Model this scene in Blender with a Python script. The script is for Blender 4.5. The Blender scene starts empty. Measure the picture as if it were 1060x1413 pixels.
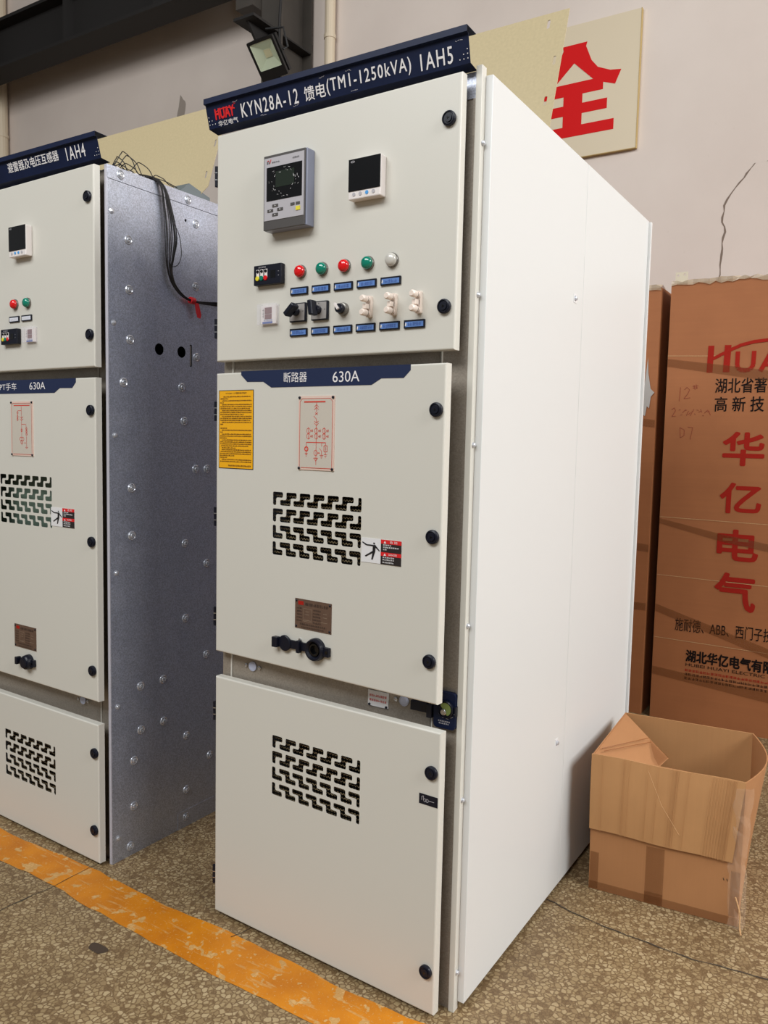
import bpy, bmesh, math, random
from mathutils import Vector, Matrix
random.seed(7)
S = bpy.context.scene
COL = S.collection
R = math.radians

# ---------------------------------------------------------------- camera
cam = bpy.data.cameras.new('camera')
cam.sensor_fit = 'HORIZONTAL'; cam.sensor_width = 36
cam.lens = 36 * 1110.38 / 1060
cam.clip_start = .05; cam.clip_end = 100
camo = bpy.data.objects.new('camera', cam); COL.objects.link(camo)
camo.location = (1.6292, -1.6841, 1.4149)
camo.rotation_euler = (R(85.048), R(-1.241), R(32.319))
S.camera = camo
S.view_settings.view_transform = 'Standard'; S.view_settings.look = 'None'
S.view_settings.gamma = 1; S.view_settings.use_curve_mapping = False
S.view_settings.exposure = 0.0

# ---------------------------------------------------------------- light
w = bpy.data.worlds.new('world'); S.world = w; w.use_nodes = True
w.node_tree.nodes['Background'].inputs[0].default_value = (.97, .99, 1.0, 1)
w.node_tree.nodes['Background'].inputs[1].default_value = .19

def area(name, loc, target, sx, sy, power, col):
    l = bpy.data.lights.new(name, 'AREA'); l.shape = 'RECTANGLE'; l.size = sx; l.size_y = sy
    l.energy = power; l.color = col
    o = bpy.data.objects.new(name, l); COL.objects.link(o); o.location = loc
    o.rotation_euler = (Vector(target) - Vector(loc)).to_track_quat('-Z', 'Y').to_euler()
    return o
# the daylight of the hall's side windows (right) and of the window band behind the photographer
area('window_light_right', (7.6, .5, 5.4), (.6, .7, 1.4), 7.0, 3.0, 770, (.97, .99, 1.0))
area('window_light_rear', (-.2, -5.2, 6.3), (-.3, 1.8, 2.0), 7.0, 2.6, 540, (.96, .99, 1.0))

# ---------------------------------------------------------------- helpers
def lin(c):
    f = lambda v: (v/12.92 if v <= .04045 else ((v+.055)/1.055)**2.4)
    return tuple(f(v/255) for v in c) + (1,)

def mat(name, col, rough=.5, metal=0., var=0., vscale=6., bump=0., bscale=80., spec=.5, coat=0.):
    m = bpy.data.materials.new(name); m.use_nodes = True
    nt = m.node_tree; b = nt.nodes['Principled BSDF']
    c = lin(col)
    b.inputs['Base Color'].default_value = c
    b.inputs['Roughness'].default_value = rough; b.inputs['Metallic'].default_value = metal
    b.inputs['Specular IOR Level'].default_value = spec; b.inputs['Coat Weight'].default_value = coat
    tc = nt.nodes.new('ShaderNodeTexCoord')
    if var:
        n = nt.nodes.new('ShaderNodeTexNoise'); n.inputs['Scale'].default_value = vscale; n.inputs['Detail'].default_value = 6
        nt.links.new(tc.outputs['Object'], n.inputs['Vector'])
        r = nt.nodes.new('ShaderNodeValToRGB')
        r.color_ramp.elements[0].position = .3; r.color_ramp.elements[1].position = .7
        r.color_ramp.elements[0].color = tuple(v*(1-var) for v in c[:3]) + (1,)
        r.color_ramp.elements[1].color = tuple(min(1, v*(1+var)) for v in c[:3]) + (1,)
        nt.links.new(n.outputs['Fac'], r.inputs['Fac']); nt.links.new(r.outputs['Color'], b.inputs['Base Color'])
    if bump:
        n2 = nt.nodes.new('ShaderNodeTexNoise'); n2.inputs['Scale'].default_value = bscale; n2.inputs['Detail'].default_value = 3
        nt.links.new(tc.outputs['Object'], n2.inputs['Vector'])
        bp = nt.nodes.new('ShaderNodeBump'); bp.inputs['Strength'].default_value = bump; bp.inputs['Distance'].default_value = .002
        nt.links.new(n2.outputs['Fac'], bp.inputs['Height']); nt.links.new(bp.outputs['Normal'], b.inputs['Normal'])
    return m

def ramp(nt, fac, stops, interp='LINEAR'):
    r = nt.nodes.new('ShaderNodeValToRGB'); cr = r.color_ramp; cr.interpolation = interp
    while len(cr.elements) < len(stops): cr.elements.new(.5)
    for e, (p, c) in zip(cr.elements, stops): e.position = p; e.color = c
    nt.links.new(fac, r.inputs['Fac']); return r

def mixc(nt, fac, a, b):
    m = nt.nodes.new('ShaderNodeMix'); m.data_type = 'RGBA'
    if isinstance(fac, float): m.inputs[0].default_value = fac
    else: nt.links.new(fac, m.inputs[0])
    for k, v in ((6, a), (7, b)):
        if isinstance(v, tuple): m.inputs[k].default_value = v
        else: nt.links.new(v, m.inputs[k])
    return m.outputs[2]

def math_n(nt, op, a, b=None):
    m = nt.nodes.new('ShaderNodeMath'); m.operation = op
    for k, v in ((0, a), (1, b)):
        if v is None: continue
        if isinstance(v, (int, float)): m.inputs[k].default_value = v
        else: nt.links.new(v, m.inputs[k])
    return m.outputs[0]

def noise(nt, vec, scale, detail=4):
    n = nt.nodes.new('ShaderNodeTexNoise'); n.inputs['Scale'].default_value = scale; n.inputs['Detail'].default_value = detail
    nt.links.new(vec, n.inputs['Vector']); return n.outputs['Fac']

def terrazzo(nt, vec):
    """aggregate chips in a brown matrix: returns colour socket, chip mask"""
    cols = []
    for sc, th in ((72, .055), (130, .05)):
        v = nt.nodes.new('ShaderNodeTexVoronoi'); v.feature = 'DISTANCE_TO_EDGE'; v.inputs['Scale'].default_value = sc
        v2 = nt.nodes.new('ShaderNodeTexVoronoi'); v2.feature = 'F1'; v2.inputs['Scale'].default_value = sc
        wv = nt.nodes.new('ShaderNodeTexNoise'); wv.inputs['Scale'].default_value = sc*.9; wv.inputs['Detail'].default_value = 1
        nt.links.new(vec, wv.inputs['Vector'])
        ad = nt.nodes.new('ShaderNodeVectorMath'); ad.operation = 'SCALE'; ad.inputs['Scale'].default_value = .009 if sc < 100 else .005
        nt.links.new(wv.outputs['Color'], ad.inputs[0])
        a2 = nt.nodes.new('ShaderNodeVectorMath'); a2.operation = 'ADD'
        nt.links.new(vec, a2.inputs[0]); nt.links.new(ad.outputs[0], a2.inputs[1])
        nt.links.new(a2.outputs[0], v.inputs['Vector']); nt.links.new(a2.outputs[0], v2.inputs['Vector'])
        mask = ramp(nt, v.outputs['Distance'], ((th, (0, 0, 0, 1)), (th+.12, (1, 1, 1, 1)))).outputs['Color']
        sep = nt.nodes.new('ShaderNodeSeparateColor'); nt.links.new(v2.outputs['Color'], sep.inputs[0])
        cols.append((mask, sep.outputs[0], sep.outputs[1]))
    chip = ramp(nt, cols[0][1], ((0, lin((138, 115, 82))), (.5, lin((156, 134, 98))), (1, lin((174, 153, 118)))))
    fine = ramp(nt, cols[1][1], ((0, lin((114, 91, 62))), (1, lin((132, 108, 76)))))
    base = lin((104, 81, 54))
    c1 = mixc(nt, cols[1][0], base, fine.outputs['Color'])
    present = math_n(nt, 'GREATER_THAN', cols[0][2], .12)
    m0 = math_n(nt, 'MULTIPLY', cols[0][0], present)
    return mixc(nt, m0, c1, chip.outputs['Color']), m0

def bump_to(nt, b, h, strength, dist=.002):
    bp = nt.nodes.new('ShaderNodeBump'); bp.inputs['Strength'].default_value = strength; bp.inputs['Distance'].default_value = dist
    nt.links.new(h, bp.inputs['Height']); nt.links.new(bp.outputs['Normal'], b.inputs['Normal'])

def floor_mat():
    m = bpy.data.materials.new('terrazzo'); m.use_nodes = True; nt = m.node_tree; b = nt.nodes['Principled BSDF']
    tc = nt.nodes.new('ShaderNodeTexCoord'); vec = tc.outputs['Object']
    c, mk = terrazzo(nt, vec)
    big = ramp(nt, noise(nt, vec, 2.2, 6), ((.30, (.72, .69, .66, 1)), (.60, (1, 1, 1, 1)))).outputs['Color']
    mu = nt.nodes.new('ShaderNodeMix'); mu.data_type = 'RGBA'; mu.blend_type = 'MULTIPLY'; mu.inputs[0].default_value = .7
    nt.links.new(c, mu.inputs[6]); nt.links.new(big, mu.inputs[7])
    nt.links.new(mu.outputs[2], b.inputs['Base Color'])
    b.inputs['Roughness'].default_value = .48
    bump_to(nt, b, mk, .25, .001)
    return m

def stripe_mat():
    m = bpy.data.materials.new('worn_yellow_paint'); m.use_nodes = True; nt = m.node_tree; b = nt.nodes['Principled BSDF']
    tc = nt.nodes.new('ShaderNodeTexCoord'); vec = tc.outputs['Object']
    ter, mk = terrazzo(nt, vec)
    paint = ramp(nt, noise(nt, vec, 9, 6), ((.3, lin((180, 104, 3))), (.7, lin((206, 128, 8))))).outputs['Color']
    ter2 = mixc(nt, .6, ter, lin((220, 166, 92)))
    n1 = noise(nt, vec, 17, 3); n2 = noise(nt, vec, 70, 3)
    s = math_n(nt, 'ADD', n1, math_n(nt, 'MULTIPLY', n2, .35))
    wear = ramp(nt, s, ((.775, (0, 0, 0, 1)), (.80, (1, 1, 1, 1)))).outputs['Color']
    fl = ramp(nt, noise(nt, vec, 150, 2), ((.63, (0, 0, 0, 1)), (.68, (1, 1, 1, 1)))).outputs['Color']
    w2 = math_n(nt, 'MAXIMUM', wear, math_n(nt, 'MULTIPLY', fl, .6))
    # scratches along the line
    mp = nt.nodes.new('ShaderNodeMapping'); mp.inputs['Scale'].default_value = (6, 40, 1); mp.inputs['Rotation'].default_value = (0, 0, .5)
    nt.links.new(vec, mp.inputs['Vector'])
    sc = ramp(nt, noise(nt, mp.outputs[0], 1.6, 5), ((.60, (0, 0, 0, 1)), (.64, (1, 1, 1, 1)))).outputs['Color']
    w2 = math_n(nt, 'MAXIMUM', w2, math_n(nt, 'MULTIPLY', sc, .6))
    nt.links.new(mixc(nt, w2, paint, ter2), b.inputs['Base Color'])
    b.inputs['Roughness'].default_value = .5
    bump_to(nt, b, w2, -.3, .001)
    return m

def galv_mat(name='galvanised_steel', col=(152, 156, 166), rough=.42, metal=.8, con=.22):
    m = bpy.data.materials.new(name); m.use_nodes = True; nt = m.node_tree; b = nt.nodes['Principled BSDF']
    tc = nt.nodes.new('ShaderNodeTexCoord'); vec = tc.outputs['Object']
    v = nt.nodes.new('ShaderNodeTexVoronoi'); v.inputs['Scale'].default_value = 330; nt.links.new(vec, v.inputs['Vector'])
    sep = nt.nodes.new('ShaderNodeSeparateColor'); nt.links.new(v.outputs['Color'], sep.inputs[0])
    c = lin(col)
    r = ramp(nt, sep.outputs[0], ((0, tuple(x*(1-con) for x in c[:3])+(1,)), (1, tuple(min(1, x*(1+con)) for x in c[:3])+(1,))))
    nt.links.new(r.outputs['Color'], b.inputs['Base Color'])
    b.inputs['Metallic'].default_value = metal
    rr = ramp(nt, noise(nt, vec, 14, 3), ((.3, (rough-.08,)*3+(1,)), (.7, (rough+.1,)*3+(1,))))
    nt.links.new(rr.outputs['Color'], b.inputs['Roughness'])
    bump_to(nt, b, sep.outputs[1], .12, .0006)
    return m

def wall_mat():
    m = bpy.data.materials.new('painted_plaster'); m.use_nodes = True; nt = m.node_tree; b = nt.nodes['Principled BSDF']
    tc = nt.nodes.new('ShaderNodeTexCoord'); vec = tc.outputs['Object']
    r = ramp(nt, noise(nt, vec, .9, 7), ((.3, lin((202, 188, 178))), (.7, lin((216, 203, 193)))))
    n2 = ramp(nt, noise(nt, vec, 35, 4), ((.66, (1, 1, 1, 1)), (.8, (.9, .88, .86, 1))))
    mu = nt.nodes.new('ShaderNodeMix'); mu.data_type = 'RGBA'; mu.blend_type = 'MULTIPLY'; mu.inputs[0].default_value = .6
    nt.links.new(r.outputs['Color'], mu.inputs[6]); nt.links.new(n2.outputs['Color'], mu.inputs[7])
    nt.links.new(mu.outputs[2], b.inputs['Base Color']); b.inputs['Roughness'].default_value = .8
    bump_to(nt, b, noise(nt, vec, 12, 6), .15, .004)
    return m

def cardboard_mat(name, col, flute_axis=0, fl=.05, scale=150):
    m = bpy.data.materials.new(name); m.use_nodes = True; nt = m.node_tree; b = nt.nodes['Principled BSDF']
    tc = nt.nodes.new('ShaderNodeTexCoord'); vec = tc.outputs['Object']
    c = lin(col)
    mp = nt.nodes.new('ShaderNodeMapping'); sc = [.6, .6, .6]; sc[flute_axis] = scale
    mp.inputs['Scale'].default_value = sc; nt.links.new(vec, mp.inputs['Vector'])
    f = noise(nt, mp.outputs[0], 1, 2)
    r = ramp(nt, f, ((.35, tuple(x*(1-fl) for x in c[:3])+(1,)), (.65, tuple(x*(1+fl) for x in c[:3])+(1,))))
    bl = ramp(nt, noise(nt, vec, 5, 5), ((.3, (.88, .86, .84, 1)), (.65, (1, 1, 1, 1))))
    mu = nt.nodes.new('ShaderNodeMix'); mu.data_type = 'RGBA'; mu.blend_type = 'MULTIPLY'; mu.inputs[0].default_value = .8
    nt.links.new(r.outputs['Color'], mu.inputs[6]); nt.links.new(bl.outputs['Color'], mu.inputs[7])
    nt.links.new(mu.outputs[2], b.inputs['Base Color']); b.inputs['Roughness'].default_value = .72
    bump_to(nt, b, f, .15, .0015)
    return m

def clear_mat(name, col, alpha, rough=.15):
    m = bpy.data.materials.new(name); m.use_nodes = True; b = m.node_tree.nodes['Principled BSDF']
    b.inputs['Base Color'].default_value = lin(col); b.inputs['Alpha'].default_value = alpha; b.inputs['Roughness'].default_value = rough
    return m

M = dict(
    paint=mat('cream_grey_paint', (206, 202, 192), .38, bump=.05, bscale=260),
    panel=mat('lightened_panel_paint', (214, 214, 212), .34, bump=.04, bscale=260),  # door paint made whiter, for the window light falling on the side
    galv=galv_mat(col=(182, 186, 200), rough=.36, metal=.65), galv_dark=galv_mat('galvanised_frame', (160, 150, 138), .45, .45, .12),  # warm tint of the frame steel paints in the floor's brown reflection
    navy=mat('navy_paint', (15, 25, 54), .5, var=.12, vscale=25, spec=.22),
    navy_sticker=mat('navy_sticker', (32, 42, 72), .45, spec=.3),
    white_ink=mat('white_ink', (226, 222, 222), .5),
    red_ink=mat('red_ink', (196, 44, 34), .5), black_ink=mat('black_ink', (22, 20, 22), .5),
    orange_red=mat('orange_red_ink', (205, 62, 44), .5),
    black=mat('black_plastic', (18, 20, 32), .35, spec=.3), black_gloss=mat('black_gloss', (10, 10, 12), .12),
    dark=mat('dark_interior', (30, 30, 30), .8),
    grey_dark=mat('dark_grey_plastic', (72, 68, 66), .45), grey_face=mat('silver_grey_overlay', (176, 172, 176), .35),
    relay_side=mat('blue_grey_plastic', (128, 132, 150), .3),
    lcd=mat('green_black_display', (34, 42, 34), .12), white_plastic=mat('white_plastic', (226, 218, 214), .35),
    ivory=mat('ivory_plastic', (232, 216, 204), .35),
    yellow_key=mat('yellow_key', (222, 206, 50), .4), blue_key=mat('blue_key', (70, 150, 216), .4),
    red_lens=mat('red_lens', (214, 12, 18), .12, coat=.6), green_lens=mat('green_lens', (0, 120, 98), .12, coat=.6),
    clear_lens=mat('frosted_lens', (196, 192, 184), .15, coat=.6), bezel=mat('lamp_bezel', (120, 116, 110), .3, metal=.5),
    blue_insert=mat('blue_label_insert', (92, 128, 190), .35), white_insert=mat('white_label_insert', (214, 216, 226), .4),
    chrome=mat('bright_zinc', (190, 190, 192), .25, metal=.9), steel_plate=mat('silver_plate', (176, 170, 166), .3, metal=.3),
    brown_disp=mat('brown_display', (120, 84, 80), .3), blue_ink=mat('blue_ink', (50, 80, 150), .5),
    clear_cover=clear_mat('clear_cover', (230, 228, 238), .18),
    yellow_label=mat('yellow_label', (236, 170, 14), .45), brown_ink=mat('brown_ink', (86, 44, 14), .5),
    bronze=mat('bronze_plate', (112, 88, 74), .38, metal=.35, var=.1, vscale=60), bronze_ink=mat('bronze_ink', (60, 44, 36), .6),
    mimic=mat('mimic_plate', (196, 187, 174), .3), mimic_edge=mat('mimic_margin', (218, 190, 176), .35),
    label_white=mat('white_sticker', (222, 220, 220), .4), label_red=mat('red_sticker', (214, 34, 36), .4), label_black=mat('black_sticker', (38, 32, 32), .45),
    zinc=mat('zinc_bolt', (206, 208, 214), .25, metal=.6),
    op_green=mat('green_pointer', (132, 150, 84), .25), lilac=mat('pale_plug', (186, 192, 214), .4),
    chipboard=mat('beige_sheet', (178, 161, 124), .6, var=.05, vscale=120, bump=.1, bscale=300),
    sign=mat('cream_sign_board', (202, 186, 158), .45), sign_edge=mat('yellowed_edge', (176, 150, 96), .6),
    sign_red=mat('sign_red', (200, 14, 16), .6, spec=.15),
    steel=mat('dark_steel', (64, 58, 52), .6, var=.15, vscale=5), steel_black=mat('black_steel', (24, 20, 18), .7),
    pipe=mat('cream_pipe', (196, 180, 156), .5), lamp_black=mat('black_lamp_housing', (20, 19, 20), .45),
    lamp_glass=clear_mat('lamp_glass', (200, 210, 190), .15, .05), lamp_reflector=mat('lamp_reflector', (205, 212, 184), .35, metal=.1),
    lamp_led=mat('led_emitter', (212, 196, 150), .5),
    wire=mat('black_wire', (26, 22, 22), .42), red_tape=mat('red_tape', (214, 36, 44), .45),
    card=cardboard_mat('brown_cardboard', (166, 103, 60), 2, .02, 60),
    card_box=cardboard_mat('box_cardboard', (172, 120, 76), 0, .012, 220), card_in=cardboard_mat('box_inner_cardboard', (184, 136, 88), 0, .012, 200),
    card_edge=mat('cardboard_edge', (196, 152, 106), .8, var=.2, vscale=200),
    tape=mat('brown_packing_tape', (146, 92, 52), .25), tape_clear=clear_mat('clear_packing_tape', (120, 70, 36), .35, .2),
    film=clear_mat('stretch_film', (206, 186, 158), .62, .3), film2=clear_mat('stretch_film_thin', (214, 186, 160), .20, .1),
    crate_red=mat('crate_red_ink', (158, 36, 26), .75, spec=.1), crate_black=mat('crate_black_ink', (28, 20, 18), .75, spec=.1),
    pencil=clear_mat('faded_red_marker', (150, 60, 40), .6, .8), torn=mat('torn_foam', (176, 170, 164), .8),
    crack=mat('crack_dark', (58, 50, 42), .9), wallcrack=mat('wall_crack', (120, 104, 92), .9), patch=mat('peeled_plaster', (150, 138, 128), .9),
    green_panel=mat('green_grey_panel', (104, 122, 108), .6), stain=mat('oil_stain', (66, 52, 40), .6),
    teal=mat('grey_bracket', (108, 116, 118), .5, metal=.3),
)
M['fold_highlight'] = mat('rolled_edge_highlight', (196, 194, 204), .4, metal=.3); M['bracket_zinc'] = mat('dull_zinc_tab', (190, 178, 156), .4, metal=.3); M['floor'] = floor_mat(); M['stripe'] = stripe_mat(); M['wall'] = wall_mat()  # pale lilac edge colour paints in the highlight along the rolled sheet

def link(name, me, m=None, parent=None, loc=(0, 0, 0), rz=0., smooth=False):
    o = bpy.data.objects.new(name, me); COL.objects.link(o)
    if m is not None:
        me.materials.clear()
        for k in (m if isinstance(m, (list, tuple)) else [m]): me.materials.append(M[k])
    if parent: o.parent = parent
    o.location = loc; o.rotation_euler = (0, 0, rz)
    if smooth:
        for p in me.polygons: p.use_smooth = True
    return o

def obj(name, bm, m, parent=None, loc=(0, 0, 0), rz=0., bevel=0., smooth=False, seg=2):
    if bevel:
        bmesh.ops.bevel(bm, geom=bm.edges[:], offset=bevel, segments=seg, affect='EDGES', profile=.5)
    bmesh.ops.recalc_face_normals(bm, faces=bm.faces[:])
    me = bpy.data.meshes.new(name); bm.to_mesh(me); bm.free()
    return link(name, me, m, parent, loc, rz, smooth)

def box(bm, x0, x1, y0, y1, z0, z1, mi=0):
    v = [bm.verts.new((x, y, z)) for z in (z0, z1) for x, y in ((x0, y0), (x1, y0), (x1, y1), (x0, y1))]
    fs = [bm.faces.new([v[i] for i in q]) for q in ((3, 2, 1, 0), (4, 5, 6, 7), (0, 1, 5, 4), (1, 2, 6, 5), (2, 3, 7, 6), (3, 0, 4, 7))]
    for f in fs: f.material_index = mi
    return bm
def B(*a): return box(bmesh.new(), *a)

def lathe(bm, prof, n=24, c=(0, 0, 0), axis='-y', mi=0):
    """prof = (radius, height along axis)"""
    rings = []
    for r, h in prof:
        ring = []
        for k in range(n):
            a = 2*math.pi*k/n; x, y = r*math.cos(a), r*math.sin(a)
            p = {'-y': (x, -h, y), 'x': (h, x, y), 'z': (x, y, h)}[axis]
            ring.append(bm.verts.new((c[0]+p[0], c[1]+p[1], c[2]+p[2])))
        rings.append(ring)
    for a, b in zip(rings, rings[1:]):
        for k in range(n):
            f = bm.faces.new((a[k], a[(k+1) % n], b[(k+1) % n], b[k])); f.material_index = mi
    f = bm.faces.new(rings[-1]); f.material_index = mi
    f = bm.faces.new(rings[0][::-1]); f.material_index = mi
    return bm

def prism(bm, pts, y0, y1, mi=0):
    """polygon in x,z extruded along y"""
    a = [bm.verts.new((x, y0, z)) for x, z in pts]; b = [bm.verts.new((x, y1, z)) for x, z in pts]
    n = len(pts)
    fs = [bm.faces.new(a), bm.faces.new(b[::-1])] + [bm.faces.new((a[k], b[k], b[(k+1) % n], a[(k+1) % n])) for k in range(n)]
    for f in fs: f.material_index = mi
    return bm

def tube(bm, pts, r, n=6, mi=0):
    pts = [Vector(p) for p in pts]; rings = []
    for i, p in enumerate(pts):
        d = (pts[min(i+1, len(pts)-1)] - pts[max(i-1, 0)]).normalized()
        u = d.cross(Vector((.3, .2, 1))).normalized(); v = d.cross(u)
        rings.append([bm.verts.new(p + r*(math.cos(2*math.pi*k/n)*u + math.sin(2*math.pi*k/n)*v)) for k in range(n)])
    for a, b in zip(rings, rings[1:]):
        for k in range(n):
            f = bm.faces.new((a[k], a[(k+1) % n], b[(k+1) % n], b[k])); f.material_index = mi
    bm.faces.new(rings[0][::-1]).material_index = mi; bm.faces.new(rings[-1]).material_index = mi
    return bm

def smooth_path(pts, n=8):
    pts = [Vector(p) for p in pts]; out = []
    P = [pts[0]] + pts + [pts[-1]]
    for i in range(1, len(P)-2):
        for k in range(n):
            t = k/n; a, b, c, d = P[i-1], P[i], P[i+1], P[i+2]
            out.append(.5*((2*b) + (c-a)*t + (2*a-5*b+4*c-d)*t*t + (3*b-a-3*c+d)*t**3))
    out.append(pts[-1]); return out

def to_mesh(cu):
    o = bpy.data.objects.new('tmp', cu); COL.objects.link(o)
    dg = bpy.context.evaluated_depsgraph_get()
    me = bpy.data.meshes.new_from_object(o.evaluated_get(dg))
    bpy.data.objects.remove(o); bpy.data.curves.remove(cu)
    return me

def plate_mesh(outer, holes, t):
    """flat sheet in x,z with holes; front face at y=0, back at y=t"""
    cu = bpy.data.curves.new('p', 'CURVE'); cu.dimensions = '2D'; cu.fill_mode = 'BOTH'; cu.extrude = t/2
    for loop in [outer] + holes:
        sp = cu.splines.new('POLY'); sp.points.add(len(loop)-1); sp.use_cyclic_u = True
        for q, (x, z) in zip(sp.points, loop): q.co = (x, z, 0, 1)
    me = to_mesh(cu)
    for v in me.vertices: x, z, y = v.co; v.co = (x, y + t/2, z)
    return me

def text_mesh(s, x0, x1, z0, z1, t=.0004, bold=0., slant=0., y=0., spacing=1.):
    cu = bpy.data.curves.new('t', 'FONT'); cu.body = s; cu.size = 1; cu.shear = slant
    cu.resolution_u = 3; cu.space_character = spacing
    me = to_mesh(cu)
    xs = [v.co.x for v in me.vertices]; ys = [v.co.y for v in me.vertices]
    ax, bx, ay, by = min(xs), max(xs), min(ys), max(ys)
    for v in me.vertices:
        v.co = (x0 + (v.co.x-ax)/(bx-ax)*(x1-x0), y, z0 + (v.co.y-ay)/(by-ay)*(z1-z0))
    if bold:                                   # heavier weight: overprinted copies
        bm = bmesh.new(); off = bold*(z1-z0)
        for k in range(8):
            n0 = len(bm.verts); bm.from_mesh(me); bm.verts.ensure_lookup_table()
            for v in bm.verts[n0:]: v.co.x += off*math.cos(k*math.pi/4); v.co.z += off*math.sin(k*math.pi/4); v.co.y -= k*1e-5
        bm.to_mesh(me); bm.free()
    return me

def text(name, s, x0, x1, z0, z1, m, parent, rz=0., y=-.0012, bold=0., slant=0., spacing=1., loc=(0, 0, 0)):
    return link(name, text_mesh(s, x0, x1, z0, z1, bold=bold, slant=slant, y=y, spacing=spacing), m, parent, loc, rz)

def rrect(x0, x1, z0, z1, r, n=4):
    out = []
    for cx, cz, a0 in ((x1-r, z1-r, 0), (x0+r, z1-r, 90), (x0+r, z0+r, 180), (x1-r, z0+r, 270)):
        for k in range(n+1):
            a = R(a0 + 90*k/n); out.append((cx + r*math.cos(a), cz + r*math.sin(a)))
    return out

SEQ = 0
def seg(bm, a, b, wd, y=0., mi=0):
    """thin printed line in the x,z plane"""
    global SEQ
    SEQ = (SEQ+1) % 24; y = y - SEQ*1.2e-5
    a = Vector(a); b = Vector(b); d = (b-a).normalized(); n = Vector((-d.y, d.x))*wd/2
    f = bm.faces.new([bm.verts.new((p.x, y, p.y)) for p in (a-n, b-n, b+n, a+n)]); f.material_index = mi

def ring(bm, cx, cz, r, wd, y=0., mi=0, n=16, sx=1.):
    for k in range(n):
        a, b = 2*math.pi*k/n, 2*math.pi*(k+1)/n
        q = [(cx+sx*rr*math.cos(t), y, cz+rr*math.sin(t)) for rr, t in ((r-wd/2, a), (r+wd/2, a), (r+wd/2, b), (r-wd/2, b))]
        bm.faces.new([bm.verts.new(p) for p in q]).material_index = mi

def strokes(bm, x0, x1, z0, z1, n, y=0., mi=0, wd=None, gap=.2):
    """a run of n tiny illegible characters"""
    cw = (x1-x0)/n; h = z1-z0; wd = wd or h*.11
    for i in range(n):
        a = x0 + cw*(i+gap/2); b = x0 + cw*(i+1-gap/2)
        for k in range(random.choice((2, 3, 3))):
            z = z0 + h*(k+.5)/3 + random.uniform(-.05, .05)*h; seg(bm, (a, z), (b, z), wd, y, mi)
        for k in range(random.choice((1, 2))):
            x = random.uniform(a, b); seg(bm, (x, z0), (x, z1), wd*1.1, y, mi)

def empty(name, loc, label, cat, group=None):
    o = bpy.data.objects.new(name, None); COL.objects.link(o); o.location = loc; o.empty_display_size = .1
    o['label'] = label; o['category'] = cat
    if group: o['group'] = group
    return o
def struct(o): o['kind'] = 'structure'; return o

# ---------------------------------------------------------------- setting
fl = bmesh.new(); v = [fl.verts.new(p) for p in ((-14, -12, 0), (12, -12, 0), (12, 3.85, 0), (-14, 3.85, 0), (-14, -12, -.1), (12, -12, -.1), (12, 3.85, -.1), (-14, 3.85, -.1))]
for q in ((0, 1, 2, 3), (7, 6, 5, 4), (0, 4, 5, 1), (1, 5, 6, 2), (2, 6, 7, 3), (3, 7, 4, 0)): fl.faces.new([v[i] for i in q])
floor = struct(obj('floor', fl, 'floor'))
# the worn painted line
bm = bmesh.new(); top = []; bot = []
N = 170
for i in range(N+1):
    x = -4.0 + 8.0*i/N
    e1 = -.046 + .006*math.sin(x*9) + random.uniform(-.0035, .0035) - .008*max(0, x+.2)
    e0 = -.192 - .006*math.sin(x*5+1) + random.uniform(-.003, .003) - .012*max(0, min(1, x+.4))
    if x < -.45: e0 += .012
    top.append(bm.verts.new((x, e1, .0012))); bot.append(bm.verts.new((x, e0, .0012)))
for i in range(N): bm.faces.new((bot[i], bot[i+1], top[i+1], top[i]))
obj('painted_line', bm, 'stripe', floor)
def crackline(name, pts, wd, m, parent, horiz=True, jit=.004):
    bm = bmesh.new(); P = [Vector(p) for p in pts]; L = []
    for a, b in zip(P, P[1:]):
        n = max(2, int((b-a).length/.03))
        for k in range(n): L.append(a.lerp(b, k/n))
    L.append(P[-1]); A = []
    for p in L:
        p = p.copy(); w_ = wd*random.uniform(.35, 1.1)
        if horiz:
            d = (P[-1]-P[0]).normalized(); s = Vector((-d.y, d.x, 0)); p += s*random.uniform(-jit, jit)
        else:
            s = Vector((1, 0, 0)); p += s*random.uniform(-jit, jit)
        A.append((bm.verts.new(p - s*w_/2), bm.verts.new(p + s*w_/2)))
    for a, b in zip(A, A[1:]): bm.faces.new((a[0], a[1], b[1], b[0]))
    return obj(name, bm, m, parent)
zj = .0022
crackline('floor_joint', [(-.545, -1.4, zj), (-.533, -.35, zj), (-.517, -.176, zj), (-.52, -.04, zj), (-.52, .6, zj)], .0045, 'crack', floor)
crackline('floor_joint', [(.80, .64, zj), (.853, .623, zj), (1.03, .592, zj), (1.25, .587, zj), (1.43, .611, zj), (2.8, .62, zj)], .005, 'crack', floor)
crackline('floor_joint', [(.125, -.06, zj), (.14, .04, zj)], .003, 'crack', floor)
bm = bmesh.new(); bm.faces.new([bm.verts.new((-.147+.032*math.cos(t)*(1+.12*math.sin(3*t)), -.303+.02*math.sin(t)*(1+.2*math.cos(2*t)), .0015)) for t in [2*math.pi*k/24 for k in range(24)]])
obj('oil_stain', bm, 'stain', floor)
bm = bmesh.new(); bm.faces.new([bm.verts.new((.34+.014*math.cos(t)*(1+.3*math.sin(2*t)), -.36+.011*math.sin(t), .0015)) for t in [2*math.pi*k/18 for k in range(18)]])
obj('oil_stain', bm, 'stain', floor)

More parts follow.
